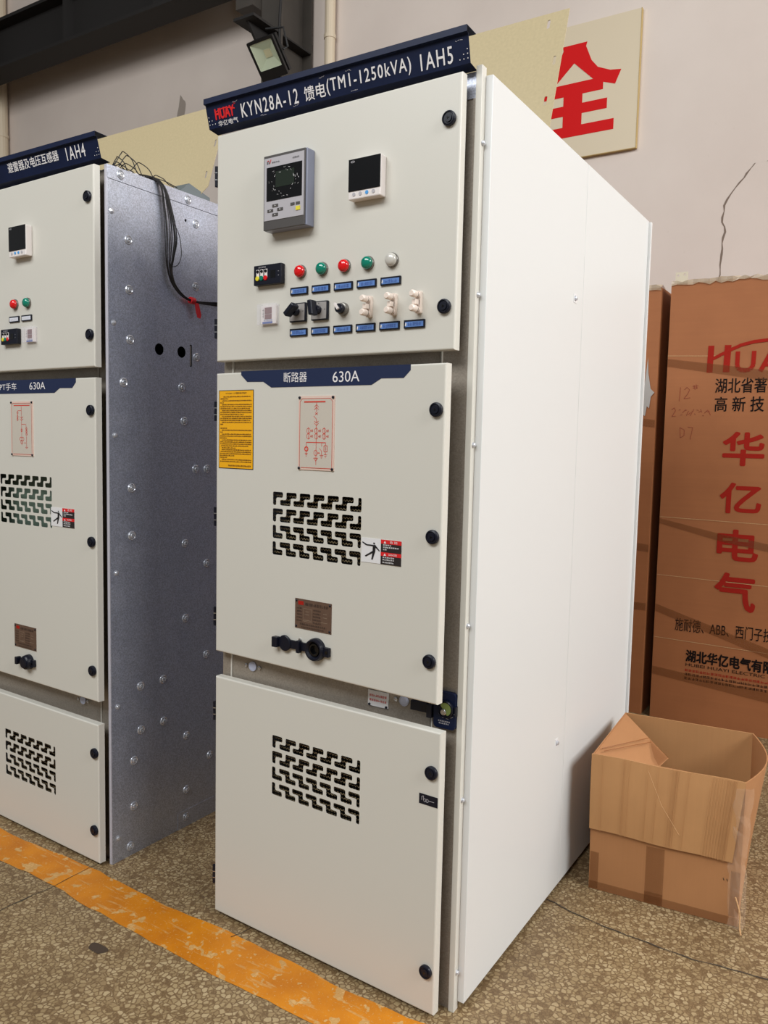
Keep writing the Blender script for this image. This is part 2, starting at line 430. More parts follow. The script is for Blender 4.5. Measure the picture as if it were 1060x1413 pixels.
wall = struct(obj('wall_back', B(-14, 12, 3.8, 4.0, -.1, 8.5), 'wall'))
crackline('wall_crack', [(.95, 3.799, 3.20), (.869, 3.799, 3.163), (.80, 3.799, 3.162), (.72, 3.799, 3.06), (.646, 3.799, 2.968), (.627, 3.799, 2.861), (.644, 3.799, 2.77), (.629, 3.799, 2.6), (.625, 3.799, 2.3)], .013, 'wallcrack', wall, False, .006)
bm = bmesh.new(); bm.faces.new([bm.verts.new((-4.13+.05*math.cos(t)*(1+.4*math.sin(2*t)), 3.799, 4.41+.14*math.sin(t)*(1+.2*math.cos(3*t)))) for t in [2*math.pi*k/16 for k in range(16)]])
obj('peeled_patch', bm, 'patch', wall)
struct(obj('unseen_ceiling', B(-14, 12, -12, 4.0, 8.5, 8.6), 'steel'))  # out of view, added to block world light from above

def h_column(x0, x1, name, zt=8.4):
    bm = bmesh.new()
    box(bm, x0, x1, 3.38, 3.40, 0, zt); box(bm, x0, x1, 3.76, 3.78, 0, zt)
    xm = (x0+x1)/2; box(bm, xm-.008, xm+.008, 3.40, 3.76, 0, zt)
    return struct(obj(name, bm, 'steel'))
c1 = h_column(-2.80, -2.60, 'steel_column')
bm = bmesh.new()
for z in (4.55, 5.15): box(bm, -2.69, -2.60, 3.40, 3.76, z, z+.012); box(bm, -2.80, -2.71, 3.40, 3.76, z, z+.012)
obj('stiffener_plate', bm, 'steel_black', c1)
bm = B(-2.80, -2.60, 3.06, 3.38, 4.555, 4.575)
v = [bm.verts.new(p) for p in ((-2.71, 3.38, 4.555), (-2.71, 3.10, 4.555), (-2.71, 3.38, 4.25), (-2.69, 3.38, 4.555), (-2.69, 3.10, 4.555), (-2.69, 3.38, 4.25))]
bm.faces.new(v[:3]); bm.faces.new(v[3:][::-1]); bm.faces.new((v[1], v[2], v[5], v[4]))
obj('corbel', bm, 'steel_black', c1)
obj('beam_seat', B(-2.98, -2.805, 3.28, 3.50, 4.78, 5.015), 'steel', c1)
bm = tube(bmesh.new(), smooth_path([(-2.585, 3.365, 8), (-2.59, 3.365, 6), (-2.585, 3.365, 5), (-2.60, 3.36, 4.6), (-2.59, 3.365, 4.2), (-2.59, 3.365, 3.0)]), .012)
obj('cable', bm, 'steel_black', c1, smooth=True)
c2 = h_column(-7.15, -6.93, 'steel_column', 5.015)
bm = bmesh.new(); box(bm, -14, -2.9, 3.25, 3.50, 5.018, 5.048); box(bm, -14, -2.9, 3.365, 3.385, 5.048, 5.45); box(bm, -14, -2.9, 3.25, 3.50, 5.45, 5.48)
for k in range(9): box(bm, -13.5+1.2*k, -13.48+1.2*k, 3.26, 3.365, 5.048, 5.45)
struct(obj('crane_beam', bm, 'steel_black'))

def pipe(x, y, r, z0, z1, label, horiz=None):
    o = empty('wall_pipe', (x, y, 0), label, 'pipe')
    bm = lathe(bmesh.new(), ((r, z0), (r, z1)), 16, (0, 0, 0), 'z')
    obj('pipe_run', bm, 'pipe', o, smooth=False)
    for z in (z0+1.2, z0+3.2, 4.62): obj('pipe_clamp', lathe(bmesh.new(), ((r+.006, z), (r+.006, z+.03)), 16, (0, 0, 0), 'z'), 'pipe', o)
    return o
pipe(-2.40, 3.745, .043, 0, 8.4, 'cream vertical wall pipe right of the steel column')
pl = pipe(-6.80, 3.72, .07, 0, 8.4, 'cream vertical wall pipe at the far left edge')
obj('pipe_branch', tube(bmesh.new(), [(-.0, 0, 5.19), (-3, 0, 5.19)], .06, 12), 'pipe', pl)

# floodlight, tilted down, hung on the corbel
fd = empty('floodlight', (-2.57, 3.17, 4.29), 'black square LED floodlight tilted down under the steel corbel', 'floodlight')
TL, TR, BR, BL = [Vector(p) for p in ((-2.698, 3.1, 4.38), (-2.455, 3.1, 4.36), (-2.452, 3.24, 4.234), (-2.666, 3.24, 4.196))]
cen = (TL+TR+BR+BL)/4; ex = ((TR-TL)+(BR-BL)).normalized(); ez = ((TL-BL)+(TR-BR)); ez = (ez - ex*ez.dot(ex)).normalized(); en = ex.cross(ez)
mw = Matrix((ex, -en, ez)).transposed().to_4x4(); mw.translation = cen
W_, H_ = .125, .125
def flobj(name, bm, m, parent=fd):
    o = obj(name, bm, m, None); o.parent = parent
    if parent == fd: o.matrix_local = Matrix.Translation(-fd.location) @ mw
    return o
# housing faces local -y if en points to the camera
s = -1 if en.dot(camo.location - cen) > 0 else 1
fr = plate_mesh(rrect(-W_, W_, -.155, .125, .01), [rrect(-.105, .105, -.085, .105, .008)], .02)
hs = link('housing', fr, 'lamp_black'); hs.parent = fd; hs.matrix_local = Matrix.Translation(-fd.location) @ mw
flobj('back_shell', B(-.115, .115, .056, .085, -.145, .118), 'lamp_black')
bm = bmesh.new(); o4 = [(-.105, .004, -.085), (.105, .004, -.085), (.105, .004, .105), (-.105, .004, .105)]; i4 = [(-.035, .045, -.02), (.035, .045, -.02), (.035, .045, .045), (-.035, .045, .045)]
a = [bm.verts.new(p) for p in o4]; b = [bm.verts.new(p) for p in i4]
for k in range(4): bm.faces.new((a[k], a[(k+1) % 4], b[(k+1) % 4], b[k]))
bm.faces.new(b)
flobj('reflector', bm, 'lamp_reflector'); flobj('led_chip', B(-.03, .03, .038, .044, -.015, .04), 'lamp_led')
flobj('glass', B(-.105, .105, .003, .006, -.085, .105), 'lamp_glass')
flobj('bracket', tube(bmesh.new(), [(.13, .06, 0), (.15, .10, .0), (.15, .14, .12), (.0, .14, .15)], .009), 'lamp_black')

# ---------------------------------------------------------------- wall sign
sg = empty('wall_sign', (-.365, 3.78, 3.37), 'cream square wall board with one red Chinese character', 'sign')
obj('board', B(-.437, .437, -.012, .018, 0, .868), ['sign'], sg)
bm = B(.437, .441, -.013, .018, -.003, .87); box(bm, -.441, .437, -.013, .018, -.004, 0); obj('board_edge', bm, 'sign_edge', sg)
xc = -.365
half = [(0.0, 4.112), (.085, 4.112), (.078, 4.085), (.12, 3.985), (.165, 3.932), (.25, 3.895), (.322, 3.885), (.285, 3.80), (.205, 3.828), (.205, 3.782), (.066, 3.782), (.066, 3.722), (.236, 3.722), (.236, 3.655), (.066, 3.655), (.066, 3.582), (.286, 3.582), (.286, 3.512), (0, 3.512)]
outer = [(x, z-3.37) for x, z in half] + [(-x, z-3.37) for x, z in half[::-1][1:-1]]
hole = [(0, 3.99-3.37), (.135, 3.862-3.37), (-.135, 3.862-3.37)]
link('character', plate_mesh(outer, [hole], .001), 'sign_red', sg, (0, -.0135, 0))

# ---------------------------------------------------------------- cabinet parts
def knob(parent, u, z, rz, name='lock_knob'):
    bm = lathe(bmesh.new(), ((.0165, 0), (.0172, .004), (.0165, .008), (.0135, .0095), (.0125, .0075), (.0095, .0075), (.009, .010), (.006, .010)), 28)
    o = obj(name, bm, 'black', parent, (0, 0, 0), rz)
    # place in the door plane
    o.location = (u*math.cos(rz), u*math.sin(rz), z)
    sl = obj('key_slot', lathe(bmesh.new(), ((.0045, .0098), (.0045, .0104)), 3), 'black_gloss', o)
    return o

def at(u, z, rz, out=0.):
    return (u*math.cos(rz) + out*math.sin(rz), u*math.sin(rz) - out*math.cos(rz), z)

def hinge(parent, z):
    o = obj('hinge', lathe(bmesh.new(), ((.006, -.027), (.006, .027)), 12, (0, 0, 0), 'z'), 'black', parent, (-.0075, .007, z))
    bm = bmesh.new()
    for q in (-.0095, .0095): lathe(bm, ((.0066, q-.0012), (.0066, q+.0012)), 12, (0, 0, 0), 'z')
    obj('hinge_ring', bm, 'chrome', o)
    return o

VX = .2237
def vent_holes(ztop):
    H = .0358; t = .0150; s = .0142; r = .0052; P = .0478; holes = []
    def poly(rects, flip, z0):
        # union outline given directly as list of points (z measured from row top downwards)
        return [(VX + x, z0 - (H - z if flip else z)) for x, z in rects]
    def rnd(pts):
        out = []; n = len(pts)
        for i in range(n):
            p = Vector(pts[i]); a = Vector(pts[i-1]); b = Vector(pts[(i+1) % n])
            da = (a-p); db = (b-p); rr = min(r, da.length*.45, db.length*.45)
            q0 = p + da.normalized()*rr; q1 = p + db.normalized()*rr
            for k in range(4):
                tt = k/3; out.append(tuple((1-tt)**2*q0 + 2*tt*(1-tt)*p + tt*tt*q1))
        return out
    for row in range(4):
        z0 = ztop - .0448*row; flip = row >= 2
        G = [(0, 0), (.0372, 0), (.0372, t), (s*.9, t), (s*.9, H), (0, H)]
        holes.append(rnd(poly(G, flip, z0)))
        for k in range(5):
            o = .0262 + P*k
            Sx = [(o+.0225, 0), (o+.0600, 0), (o+.0600, t), (o+.0225+s+.002, t), (o+.0225+s+.002, H), (o, H), (o, H-t), (o+.0225, H-t)]
            holes.append(rnd(poly(Sx, flip, z0)))
        e = .0262 + P*5
        J = [(e+.0262, 0), (e+.0372, 0), (e+.0372, H), (e, H), (e, H-t), (e+.0262, H-t)]
        holes.append(rnd(poly(J, flip, z0)))
    return holes

def door(parent, z0, z1, rz, vent=None, width=.761):
    r = .0045; T = .024
    me = plate_mesh([(r, z0+r), (width-r, z0+r), (width-r, z1-r), (r, z1-r)], vent_holes(vent) if vent else [], .0015)
    bm = bmesh.new(); bm.from_mesh(me); bpy.data.meshes.remove(me)
    loops = []
    for ins, y in [(r-r*math.sin(R(a)), r-r*math.cos(R(a))) for a in (0, 22.5, 45, 67.5, 90)] + [(0, T), (.018, T)]:
        loops.append([bm.verts.new((x, y, z)) for x, z in ((ins, z0+ins), (width-ins, z0+ins), (width-ins, z1-ins), (ins, z1-ins))])
    for a, b in zip(loops, loops[1:]):
        for k in range(4): bm.faces.new((a[k], a[(k+1) % 4], b[(k+1) % 4], b[k]))
    me = bpy.data.meshes.new('door')
    # keep the fill's own normals, only fix the rim
    bm.normal_update(); bm.to_mesh(me); bm.free()
    d = link('door', me, 'paint', parent, (0, 0, 0), rz)
    return d

def vent_mesh(parent, rz, ztop, y=.012):
    """expanded metal behind the slots: crossing zigzag strands, joined"""
    bm = bmesh.new(); x0, x1 = VX-.01, VX+.312; z1, z0 = ztop+.008, ztop-.178
    p = .0095; n = int((x1-x0)/p); rows = int((z1-z0)/.011)
    for j in range(rows+1):
        z = z0 + j*.011; prev = None
        for i in range(2*n+1):
            x = x0 + i*p/2; zz = z + (.0052 if (i+j) % 2 else 0)
            cur = (x, zz)
            if prev: 
                a, b = Vector(prev), Vector(cur)
                d = (b-a).normalized(); nn = Vector((-d.y, d.x))*.0008
                bm.faces.new([bm.verts.new((q.x, y, q.y)) for q in (a-nn, b-nn, b+nn, a+nn)])
            prev = cur
    o = obj('vent_mesh', bm, 'mesh_metal', parent, (0, 0, 0), rz); o['kind'] = 'stuff'
    return o
M['mesh_metal'] = mat('mesh_metal', (150, 132, 100), .5, metal=.2)

def header(parent, dx, y0, top_in=True):
    L, Rr = -.027, .773
    prof = [(.020, 2.3355), (-.026, 2.337), (-.0265, 2.3225), (-.0185, 2.3215), (-.003, 2.264), (.031, 2.260)]
    th = .0012; bm = bmesh.new(); A = []; Bv = []
    inner = []
    for i, (y, z) in enumerate(prof):
        a = Vector(prof[max(i-1, 0)]); b = Vector(prof[min(i+1, len(prof)-1)]); d = (b-a).normalized(); n = Vector((-d.y, d.x))*th
        inner.append((y + abs(n.x) , z + (-abs(n.y) if i < 2 else abs(n.y)*.5)))
    for pr, store in ((prof, A), (inner, Bv)):
        for y, z in pr: store.append([bm.verts.new((x+dx, y+y0, z)) for x in (L, Rr)])
    for S_ in (A, Bv):
        for p, q in zip(S_, S_[1:]): bm.faces.new((p[0], p[1], q[1], q[0]))
    for k in (0, 1):
        for i in range(len(A)-1): bm.faces.new((A[i][k], A[i+1][k], Bv[i+1][k], Bv[i][k]))
    bm.faces.new((A[0][0], A[0][1], Bv[0][1], Bv[0][0])); bm.faces.new((A[-1][0], A[-1][1], Bv[-1][1], Bv[-1][0]))
    h = obj('header_strip', bm, 'navy', parent)
    return h

HA = math.atan2(.0155, .0575)            # tilt of the printed face of the header
def header_item(h, me, m, dx, y0, name):
    """me is drawn with z measured on the vertical; lay it on the slanted face"""
    for v in me.vertices:
        z = v.co.z; f = (2.3215 - z)/.0575
        v.co.y += y0 - .0185 + f*.0155 - .0010; v.co.x += dx
    return link(name, me, m, h)

def frame(parent, W, post=.035, side_front=.010, mid=(.70, .80), up=(1.60, 1.64), y=.032):
    """galvanised sheet body: front posts, cross rails, top, back, floor"""
    bm = bmesh.new()
    box(bm, .0, post-.001, y, y+.05, 0.0, 2.245); box(bm, W-.078, W-.004, y, y+.05, .0, 2.245)
    obj('front_post', bm, 'galv_dark', parent)
    for za, zb in (mid, up): obj('cross_rail', B(post+.001, W-.080, y+.001, y+.04, za-.03, zb+.03), 'galv_dark', parent)
    obj('cross_rail', B(post+.001, W-.080, y+.001, y+.04, 2.20, 2.245), 'galv_dark', parent)
    obj('cross_rail', B(post+.001, W-.080, y+.001, y+.04, .0, .045), 'galv_dark', parent)
    obj('left_sheet', B(-.0, .0015, y+.002, 1.40, 0, 2.25), 'galv', parent)
    obj('back_sheet', B(.002, W-.003, 1.398, 1.40, 0, 2.25), 'galv', parent)
    obj('top_sheet', B(.002, W-.003, y, 1.398, 2.246, 2.248), 'galv', parent)
    obj('inner_sheet', B(.003, W-.004, .75, .755, .005, 2.24), 'dark', parent)
    bm = lathe(bmesh.new(), ((.0007, 0), (.0008, .0)), 3)
    bm.free()

def seamline(parent, x, z0, z1, y=.032):
    return obj('post_edge', B(x-.0018, x+.0018, y-.0035, y+.004, z0, z1), 'paint', parent)

def plug(parent, x, z, s=1.):
    o = obj('hole_plug', lathe(bmesh.new(), ((.014*s, 0), (.014*s, .0015), (.009*s, .003)), 20, (x, .031, z)), 'lilac', parent)
    bm = bmesh.new()
    for dx in (-.024, .026): lathe(bm, ((.0055, 0), (.0055, .002), (.002, .003)), 12, (x+dx*s, .031, z))
    obj('rivet', bm, 'chrome', o)

def indicator(parent, u, z, rz, m):
    o = obj('indicator_lamp', lathe(bmesh.new(), ((.0172, 0), (.0172, .004), (.0160, .0055)), 28), 'bezel', parent, at(u, z, rz), rz)
    l = obj('lens', lathe(bmesh.new(), ((.0155, .004), (.0155, .0085), (.0148, .0115), (.0130, .0143), (.0100, .0165), (.0060, .0178), (.0020, .0182)), 28), m, o, smooth=True)
    return o

def tag_label(parent, u, z, rz, m, w_=.058, h_=.020, n=4):
    bm = B(-w_/2, w_/2, -.0045, 0, -h_/2, h_/2)
    o = obj('name_tag', bm, 'black', parent, at(u, z, rz), rz, bevel=.0012)
    obj('tag_insert', B(-w_/2+.0045, w_/2-.0035, -.0050, -.0040, -h_/2+.0035, h_/2-.0045), m, o)
    bm = bmesh.new(); strokes(bm, -w_/2+.013, w_/2-.009, -.0045, .0035, n, -.0053, wd=.0008)
    obj('tag_writing', bm, 'blue_ink' if m == 'blue_insert' else 'white_ink', o)
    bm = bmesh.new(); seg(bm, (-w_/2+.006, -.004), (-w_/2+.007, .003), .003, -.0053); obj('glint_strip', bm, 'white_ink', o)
    return o

def relay(parent, u0, u1, z0, z1, rz, d=.03):
    o = obj('protection_relay', B(u0, u1, -d, 0, z0, z1), 'relay_side', parent, (0, 0, 0), rz, bevel=.002)
    obj('front_cover', B(u0+.0003, u1-.004, -d-.004, -d+.001, z0+.0005, z1-.001), 'grey_dark', o, bevel=.001)
    y = -d-.0045
    obj('overlay', B(.2062, .3378, y-.0006, y+.0005, 1.980, 2.1365), 'grey_face', o)
    obj('screen_surround', B(.2145, .3320, y-.0014, y, 2.0285, 2.1125), 'black_gloss', o)
    obj('screen', B(.2455, .3075, y-.0019, y-.001, 2.060, 2.0995), 'lcd', o)
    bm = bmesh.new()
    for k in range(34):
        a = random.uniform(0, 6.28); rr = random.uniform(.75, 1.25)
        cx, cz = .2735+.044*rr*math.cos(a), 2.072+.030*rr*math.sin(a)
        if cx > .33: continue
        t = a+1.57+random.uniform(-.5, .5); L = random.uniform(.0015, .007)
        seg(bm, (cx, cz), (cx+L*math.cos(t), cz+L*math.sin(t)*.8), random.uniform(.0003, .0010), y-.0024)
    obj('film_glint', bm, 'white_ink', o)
    for x, z in ((.2444, 2.0151), (.2278, 2.0038), (.261, 2.0041), (.2442, 1.9926)):
        bm = B(x-.0095, x+.0095, y-.0018, y, z-.0035, z+.0035); obj('key', bm, 'grey_dark', o)
        bm = bmesh.new(); ring(bm, x, z, .0012, .0022, y-.0021, n=3); obj('key_arrow', bm, 'white_ink', o)
    for x in (.3023, .3198): obj('key', B(x-.0065, x+.0065, y-.0018, y, 2.008, 2.0145), 'grey_dark', o)
    obj('key', B(.3135, .3270, y-.0022, y, 1.9940, 2.0040), 'yellow_key', o)
    bm = bmesh.new(); strokes(bm, .232, .258, 2.1215, 2.1255, 4, y-.001); strokes(bm, .300, .322, 2.1225, 2.127, 5, y-.001); obj('printing', bm, 'black_ink', o)
    bm = bmesh.new(); seg(bm, (.2165, 2.121), (.2165, 2.129), .0025, y-.001); seg(bm, (.2215, 2.121), (.2215, 2.129), .0025, y-.001); obj('emblem', bm, 'black_ink', o)
    bm = bmesh.new(); seg(bm, (.2245, 2.122), (.2285, 2.132), .0022, y-.001); seg(bm, (.2165, 2.129), (.2215, 2.130), .002, y-.001); obj('emblem_accent', bm, 'red_ink', o)
    return o

def meter(parent, u0, u1, z0, z1, rz, d=.024, warm=False):
    o = obj('panel_meter', B(u0, u1, -d, 0, z0, z1), 'white_plastic', parent, (0, 0, 0), rz, bevel=.0025)
    zs = z0 + (z1-z0)*.20
    obj('display', B(u0+.0008, u1-.0008, -d-.0012, -d+.001, zs, z1-.0008), 'black_gloss', o)
    for k in range(4):
        x = u0 + .017 + k*.019
        obj('button', lathe(bmesh.new(), ((.0048, 0), (.0045, .0012)), 12, (x, -d, z0+.0115)), 'blue_key' if (k == 2 or warm and k == 1) else 'grey_face', o)
    bm = bmesh.new(); ring(bm, u0+.013, z1-.007, .0022, .0006, -d-.0016, sx=2.4); seg(bm, (u0+.009, z1-.007), (u0+.017, z1-.007), .0008, -d-.0016)
    obj('emblem', bm, 'grey_face', o)
    return o

def ct_indicator(parent, u0, u1, z0, z1, rz):
    """black live-line display with three lights"""
    d = .016; w_ = u1-u0; h = z1-z0
    o = obj('live_display', B(u0, u1, -d, 0, z0, z1), 'black', parent, (0, 0, 0), rz, bevel=.002)
    for k, c in enumerate(('yellow_key', 'green_lens', 'red_lens')):
        x = u0 + w_*(.16 + .147*k)
        obj('socket_strip', B(x-.0052, x+.0052, -d-.0006, -d+.0005, z0+h*.40, z0+h*.78), 'white_plastic', o, )
        obj('socket', lathe(bmesh.new(), ((.0042, 0), (.0040, .0016)), 14, (x, -d-.0004, z0+h*.68)), 'black_gloss', o)
        obj('light', lathe(bmesh.new(), ((.0066, 0), (.0060, .002), (.0025, .0024)), 16, (x-.001, -d-.0004, z0+h*.34)), c, o)
    obj('window', B(u0+w_*.62, u0+w_*.80, -d-.0004, -d+.0005, z0+h*.30, z0+h*.68), 'black_gloss', o)
    bm = bmesh.new(); strokes(bm, u0+w_*.18, u0+w_*.46, z0+h*.84, z0+h*.92, 6, -d-.0006)
    seg(bm, (u0+w_*.90, z0+h*.6), (u0+w_*.93, z0+h*.6), .0012, -d-.0006); seg(bm, (u0+w_*.90, z0+h*.4), (u0+w_*.93, z0+h*.4), .0012, -d-.0006)
    obj('printing', bm, 'grey_face', o)
    return o

def counter(parent, u0, u1, z0, z1, rz):
    """small humidity controller under a clear cover"""
    o = obj('controller', B(u0+.005, u1-.006, -.008, 0, z0+.004, z1-.004), 'white_plastic', parent, (0, 0, 0), rz, bevel=.001)
    w_ = u1-u0; h = z1-z0
    obj('readout', B(u0+w_*.30, u0+w_*.68, -.0088, -.0075, z0+h*.55, z0+h*.84), 'brown_disp', o)
    obj('readout', B(u0+w_*.30, u0+w_*.68, -.0088, -.0075, z0+h*.30, z0+h*.53), 'brown_disp', o)
    obj('base_strip', B(u0+w_*.18, u0+w_*.72, -.0088, -.0075, z0+h*.09, z0+h*.18), 'blue_ink', o)
    bm = bmesh.new(); strokes(bm, u0+w_*.24, u0+w_*.74, z0+h*.20, z0+h*.28, 4, -.0090); obj('printing', bm, 'blue_ink', o)
    bm = bmesh.new(); strokes(bm, u0+w_*.16, u0+w_*.28, z0+h*.35, z0+h*.80, 1, -.0090, wd=.0008); obj('printing', bm, 'grey_dark', o)
    cv = obj('cover', B(u0, u1, -.020, -.0002, z0, z1), 'clear_cover', o, bevel=.0025)
    return o

def cam_switch(parent, u0, u1, z0, z1, rz, ang):
    o = obj('rotary_switch', B(u0, u1, -.008, 0, z0, z1), 'black', parent, (0, 0, 0), rz, bevel=.0015)
    obj('dial_plate', B(u0+.003, u1-.003, -.0092, -.007, z0+.003, z1-.003), 'steel_plate', o)
    cx, cz = (u0+u1)/2-.002, (z0+z1)/2+.0015
    kb = obj('switch_hub', lathe(bmesh.new(), ((.011, .009), (.011, .018), (.009, .024)), 20, (cx, 0, cz)), 'black', o)
    bm = B(-.0065, .0065, -.045, -.020, -.017, .021)
    for v in bm.verts: v.co.x += (-.0018 if v.co.z > 0 else .001)
    hd = obj('switch_handle', bm, 'black', o, (cx, 0, cz), 0, bevel=.003)
    hd.rotation_euler = (0, ang, 0)
    bm = bmesh.new(); seg(bm, (u1-.009, cz), (u1-.006, cz+.001), .0016, -.0096); seg(bm, (cx, z1-.006), (cx+.003, z1-.006), .0016, -.0096); obj('printing', bm, 'black_ink', o)
    return o

def selector(parent, u, z, rz):
    o = obj('selector_switch', lathe(bmesh.new(), ((.0165, 0), (.0165, .004), (.0145, .010), (.0120, .011)), 28), 'bezel', parent, at(u, z, rz), rz)
    obj('selector_knob', lathe(bmesh.new(), ((.0115, .010), (.0115, .022), (.0105, .024)), 20), 'black', o)
    bm = B(-.0025, .0025, -.030, -.022, -.004, .014); h = obj('pointer', bm, 'white_plastic', o); h.rotation_euler = (0, R(-38), 0)
    return o

def link_holder(parent, u, z, rz):
    """cream pressure-plate link: base plate, two capped knobs and a bridge between"""
    bm = bmesh.new(); prism(bm, rrect(-.0075, .0075, -.026, .026, .004), -.010, 0)
    o = obj('link_plate', bm, 'ivory', parent, at(u, z, rz), rz)
    for dz in (-.0165, .0165):
        k = obj('link_knob', lathe(bmesh.new(), ((.0062, .008), (.0062, .018), (.0082, .019), (.0082, .034), (.0060, .038)), 16, (-.0005, 0, dz)), 'ivory', o)
        obj('contact_ring', lathe(bmesh.new(), ((.0072, .0155), (.0072, .0175)), 16, (-.0005, 0, dz)), 'grey_dark', o)
    obj('bridge', B(-.006, .004, -.026, -.008, -.007, .005), 'ivory', o, bevel=.0012)
    bm = bmesh.new(); seg(bm, (.0045, -.006), (.0045, .004), .0016, -.0103); obj('slot_mark', bm, 'grey_dark', o)
    return o

def plate_sticker(parent, pts, m, rz, y=-.0009, name='sticker'):
    bm = bmesh.new(); prism(bm, pts, y, -.0002); return obj(name, bm, m, parent, (0, 0, 0), rz)

def mimic(parent, rz, kind):
    x0, x1, z0, z1 = (.3155, .4360, 1.3395, 1.5290) if kind == 'main' else (.3005, .4285, 1.3420, 1.5270)
    o = obj('mimic_plate', B(x0, x1, -.0025, 0, z0, z1), 'mimic_edge', parent, (0, 0, 0), rz)
    obj('mimic_face', B(x0+.005, x1-.005, -.003, -.002, z0+.005, z1-.005), 'mimic', o)
    bm = bmesh.new(); y = -.0034; W = x1-x0; H = z1-z0
    X = lambda a: x0 + W*a; Z = lambda b: z1 - H*b
    def ln(a, b, c, d, wd=.0011): seg(bm, (X(a), Z(b)), (X(c), Z(d)), wd, y)
    m = .045; n = .035
    for a, b, c, d in ((m+.06, n, 1-m-.06, n), (1-m-.06, n, 1-m, n+.04), (1-m, n+.04, 1-m, 1-n-.0), (m+.04, 1-n+.005, 1-m, 1-n+.005), (m, 1-n, m, n+.04), (m, n+.04, m+.06, n)): ln(a, b, c, d, .0012)
    if kind == 'main':
        ln(.16, .078, .76, .078, .0036); c = .515; w2 = .0013
        ln(c, .09, c, .215, w2)
        for t in (.135, .17): ln(c, t-.02, c-.06, t+.015, w2); ln(c, t-.02, c+.06, t+.015, w2)
        ln(c-.035, .222, c+.035, .252, w2); ln(c+.035, .222, c-.035, .252, w2)
        ln(c-.075, .268, c, .31, w2); ln(c, .31, c, .36, w2)
        for t in (.355, .385): ln(c-.06, t-.02, c, t+.01, w2); ln(c+.06, t-.02, c, t+.01, w2)
        ln(c, .38, c, .93, w2)
        for q in (.295, .515, .735):
            ln(q, .42, q, .585, w2)
            for t in (.468, .542):
                ring(bm, X(q), Z(t), .0068, .0013, y, sx=.9); ln(q+.06, t, q+.10, t, w2)
                for e in (-.012, 0, .012): ln(q+.085, t-e, q+.125, t-e-.004, .0011)
        ln(.24, .625, .78, .625, .0020)
        ln(.24, .625, .24, .80, w2); ring(bm, X(.24), Z(.715), .0055, .0030, y)
        for k in range(3): ln(.20+.015*k, .775+.02*k, .28-.015*k, .775+.02*k, w2)
        ln(.67, .63, .67, .675, w2); ln(.61, .70, .67, .74, w2); ln(.67, .74, .67, .79, w2)
        for k in range(3): ln(.62+.018*k, .795+.018*k, .72-.018*k, .795+.018*k, w2)
        ln(.78, .625, .78, .665, w2)
        for a, b, c_, d in ((.735, .665, .825, .665), (.825, .665, .825, .745), (.825, .745, .735, .745), (.735, .745, .735, .665), (.78, .68, .78, .73)): ln(a, b, c_, d, .0014)
        ln(.78, .745, .78, .785, w2)
        for k in range(3): ln(.735+.018*k, .785+.02*k, .825-.018*k, .785+.02*k, w2)
        ring(bm, X(.505), Z(.765), .0068, .0013, y, sx=.9); ln(.56, .765, .62, .765, .0022)
        for a, b, c_, d in ((.45, .835, .565, .835), (.565, .835, .507, .875), (.507, .875, .45, .835)): ln(a, b, c_, d, .0014)
    else:
        ln(.15, .075, .88, .075, .0030); c = .50; w2 = .0013
        ln(c, .09, c, .80, w2); ln(.34, .17, c, .17, w2); ln(.34, .17, .32, .36, w2)
        for t in (.21, .28, .33): ring(bm, X(.32), Z(t), .0040, .0014, y)
        for t in (.30, .34): ln(c-.08, t-.02, c, t+.01, w2); ln(c+.08, t-.02, c, t+.01, w2)
        ln(c, .42, .70, .42, w2); ln(.70, .42, .74, .62, w2)
        for t in (.50, .55, .60): ring(bm, X(.72), Z(t), .0042, .0016, y)
        ring(bm, X(.50), Z(.53), .0048, .0022, y, sx=.8); ring(bm, X(.46), Z(.69), .0062, .0016, y); ring(bm, X(.55), Z(.69), .0062, .0016, y); ring(bm, X(.50), Z(.745), .0062, .0016, y)
        ln(.72, .64, .72, .84, w2); ln(.60, .76, .70, .76, w2); ln(.66, .84, .78, .84, w2); ln(.69, .86, .75, .86, w2)
    obj('mimic_lines', bm, 'orange_red', o)
    for x, z in ((x0+.004, z0+.004), (x1-.004, z0+.004), (x0+.004, z1-.004), (x1-.004, z1-.004)):
        obj('rivet', lathe(bmesh.new(), ((.0036, 0), (.0036, .003), (.002, .0042)), 10, (x, -.002, z)), 'black', o)
    return o

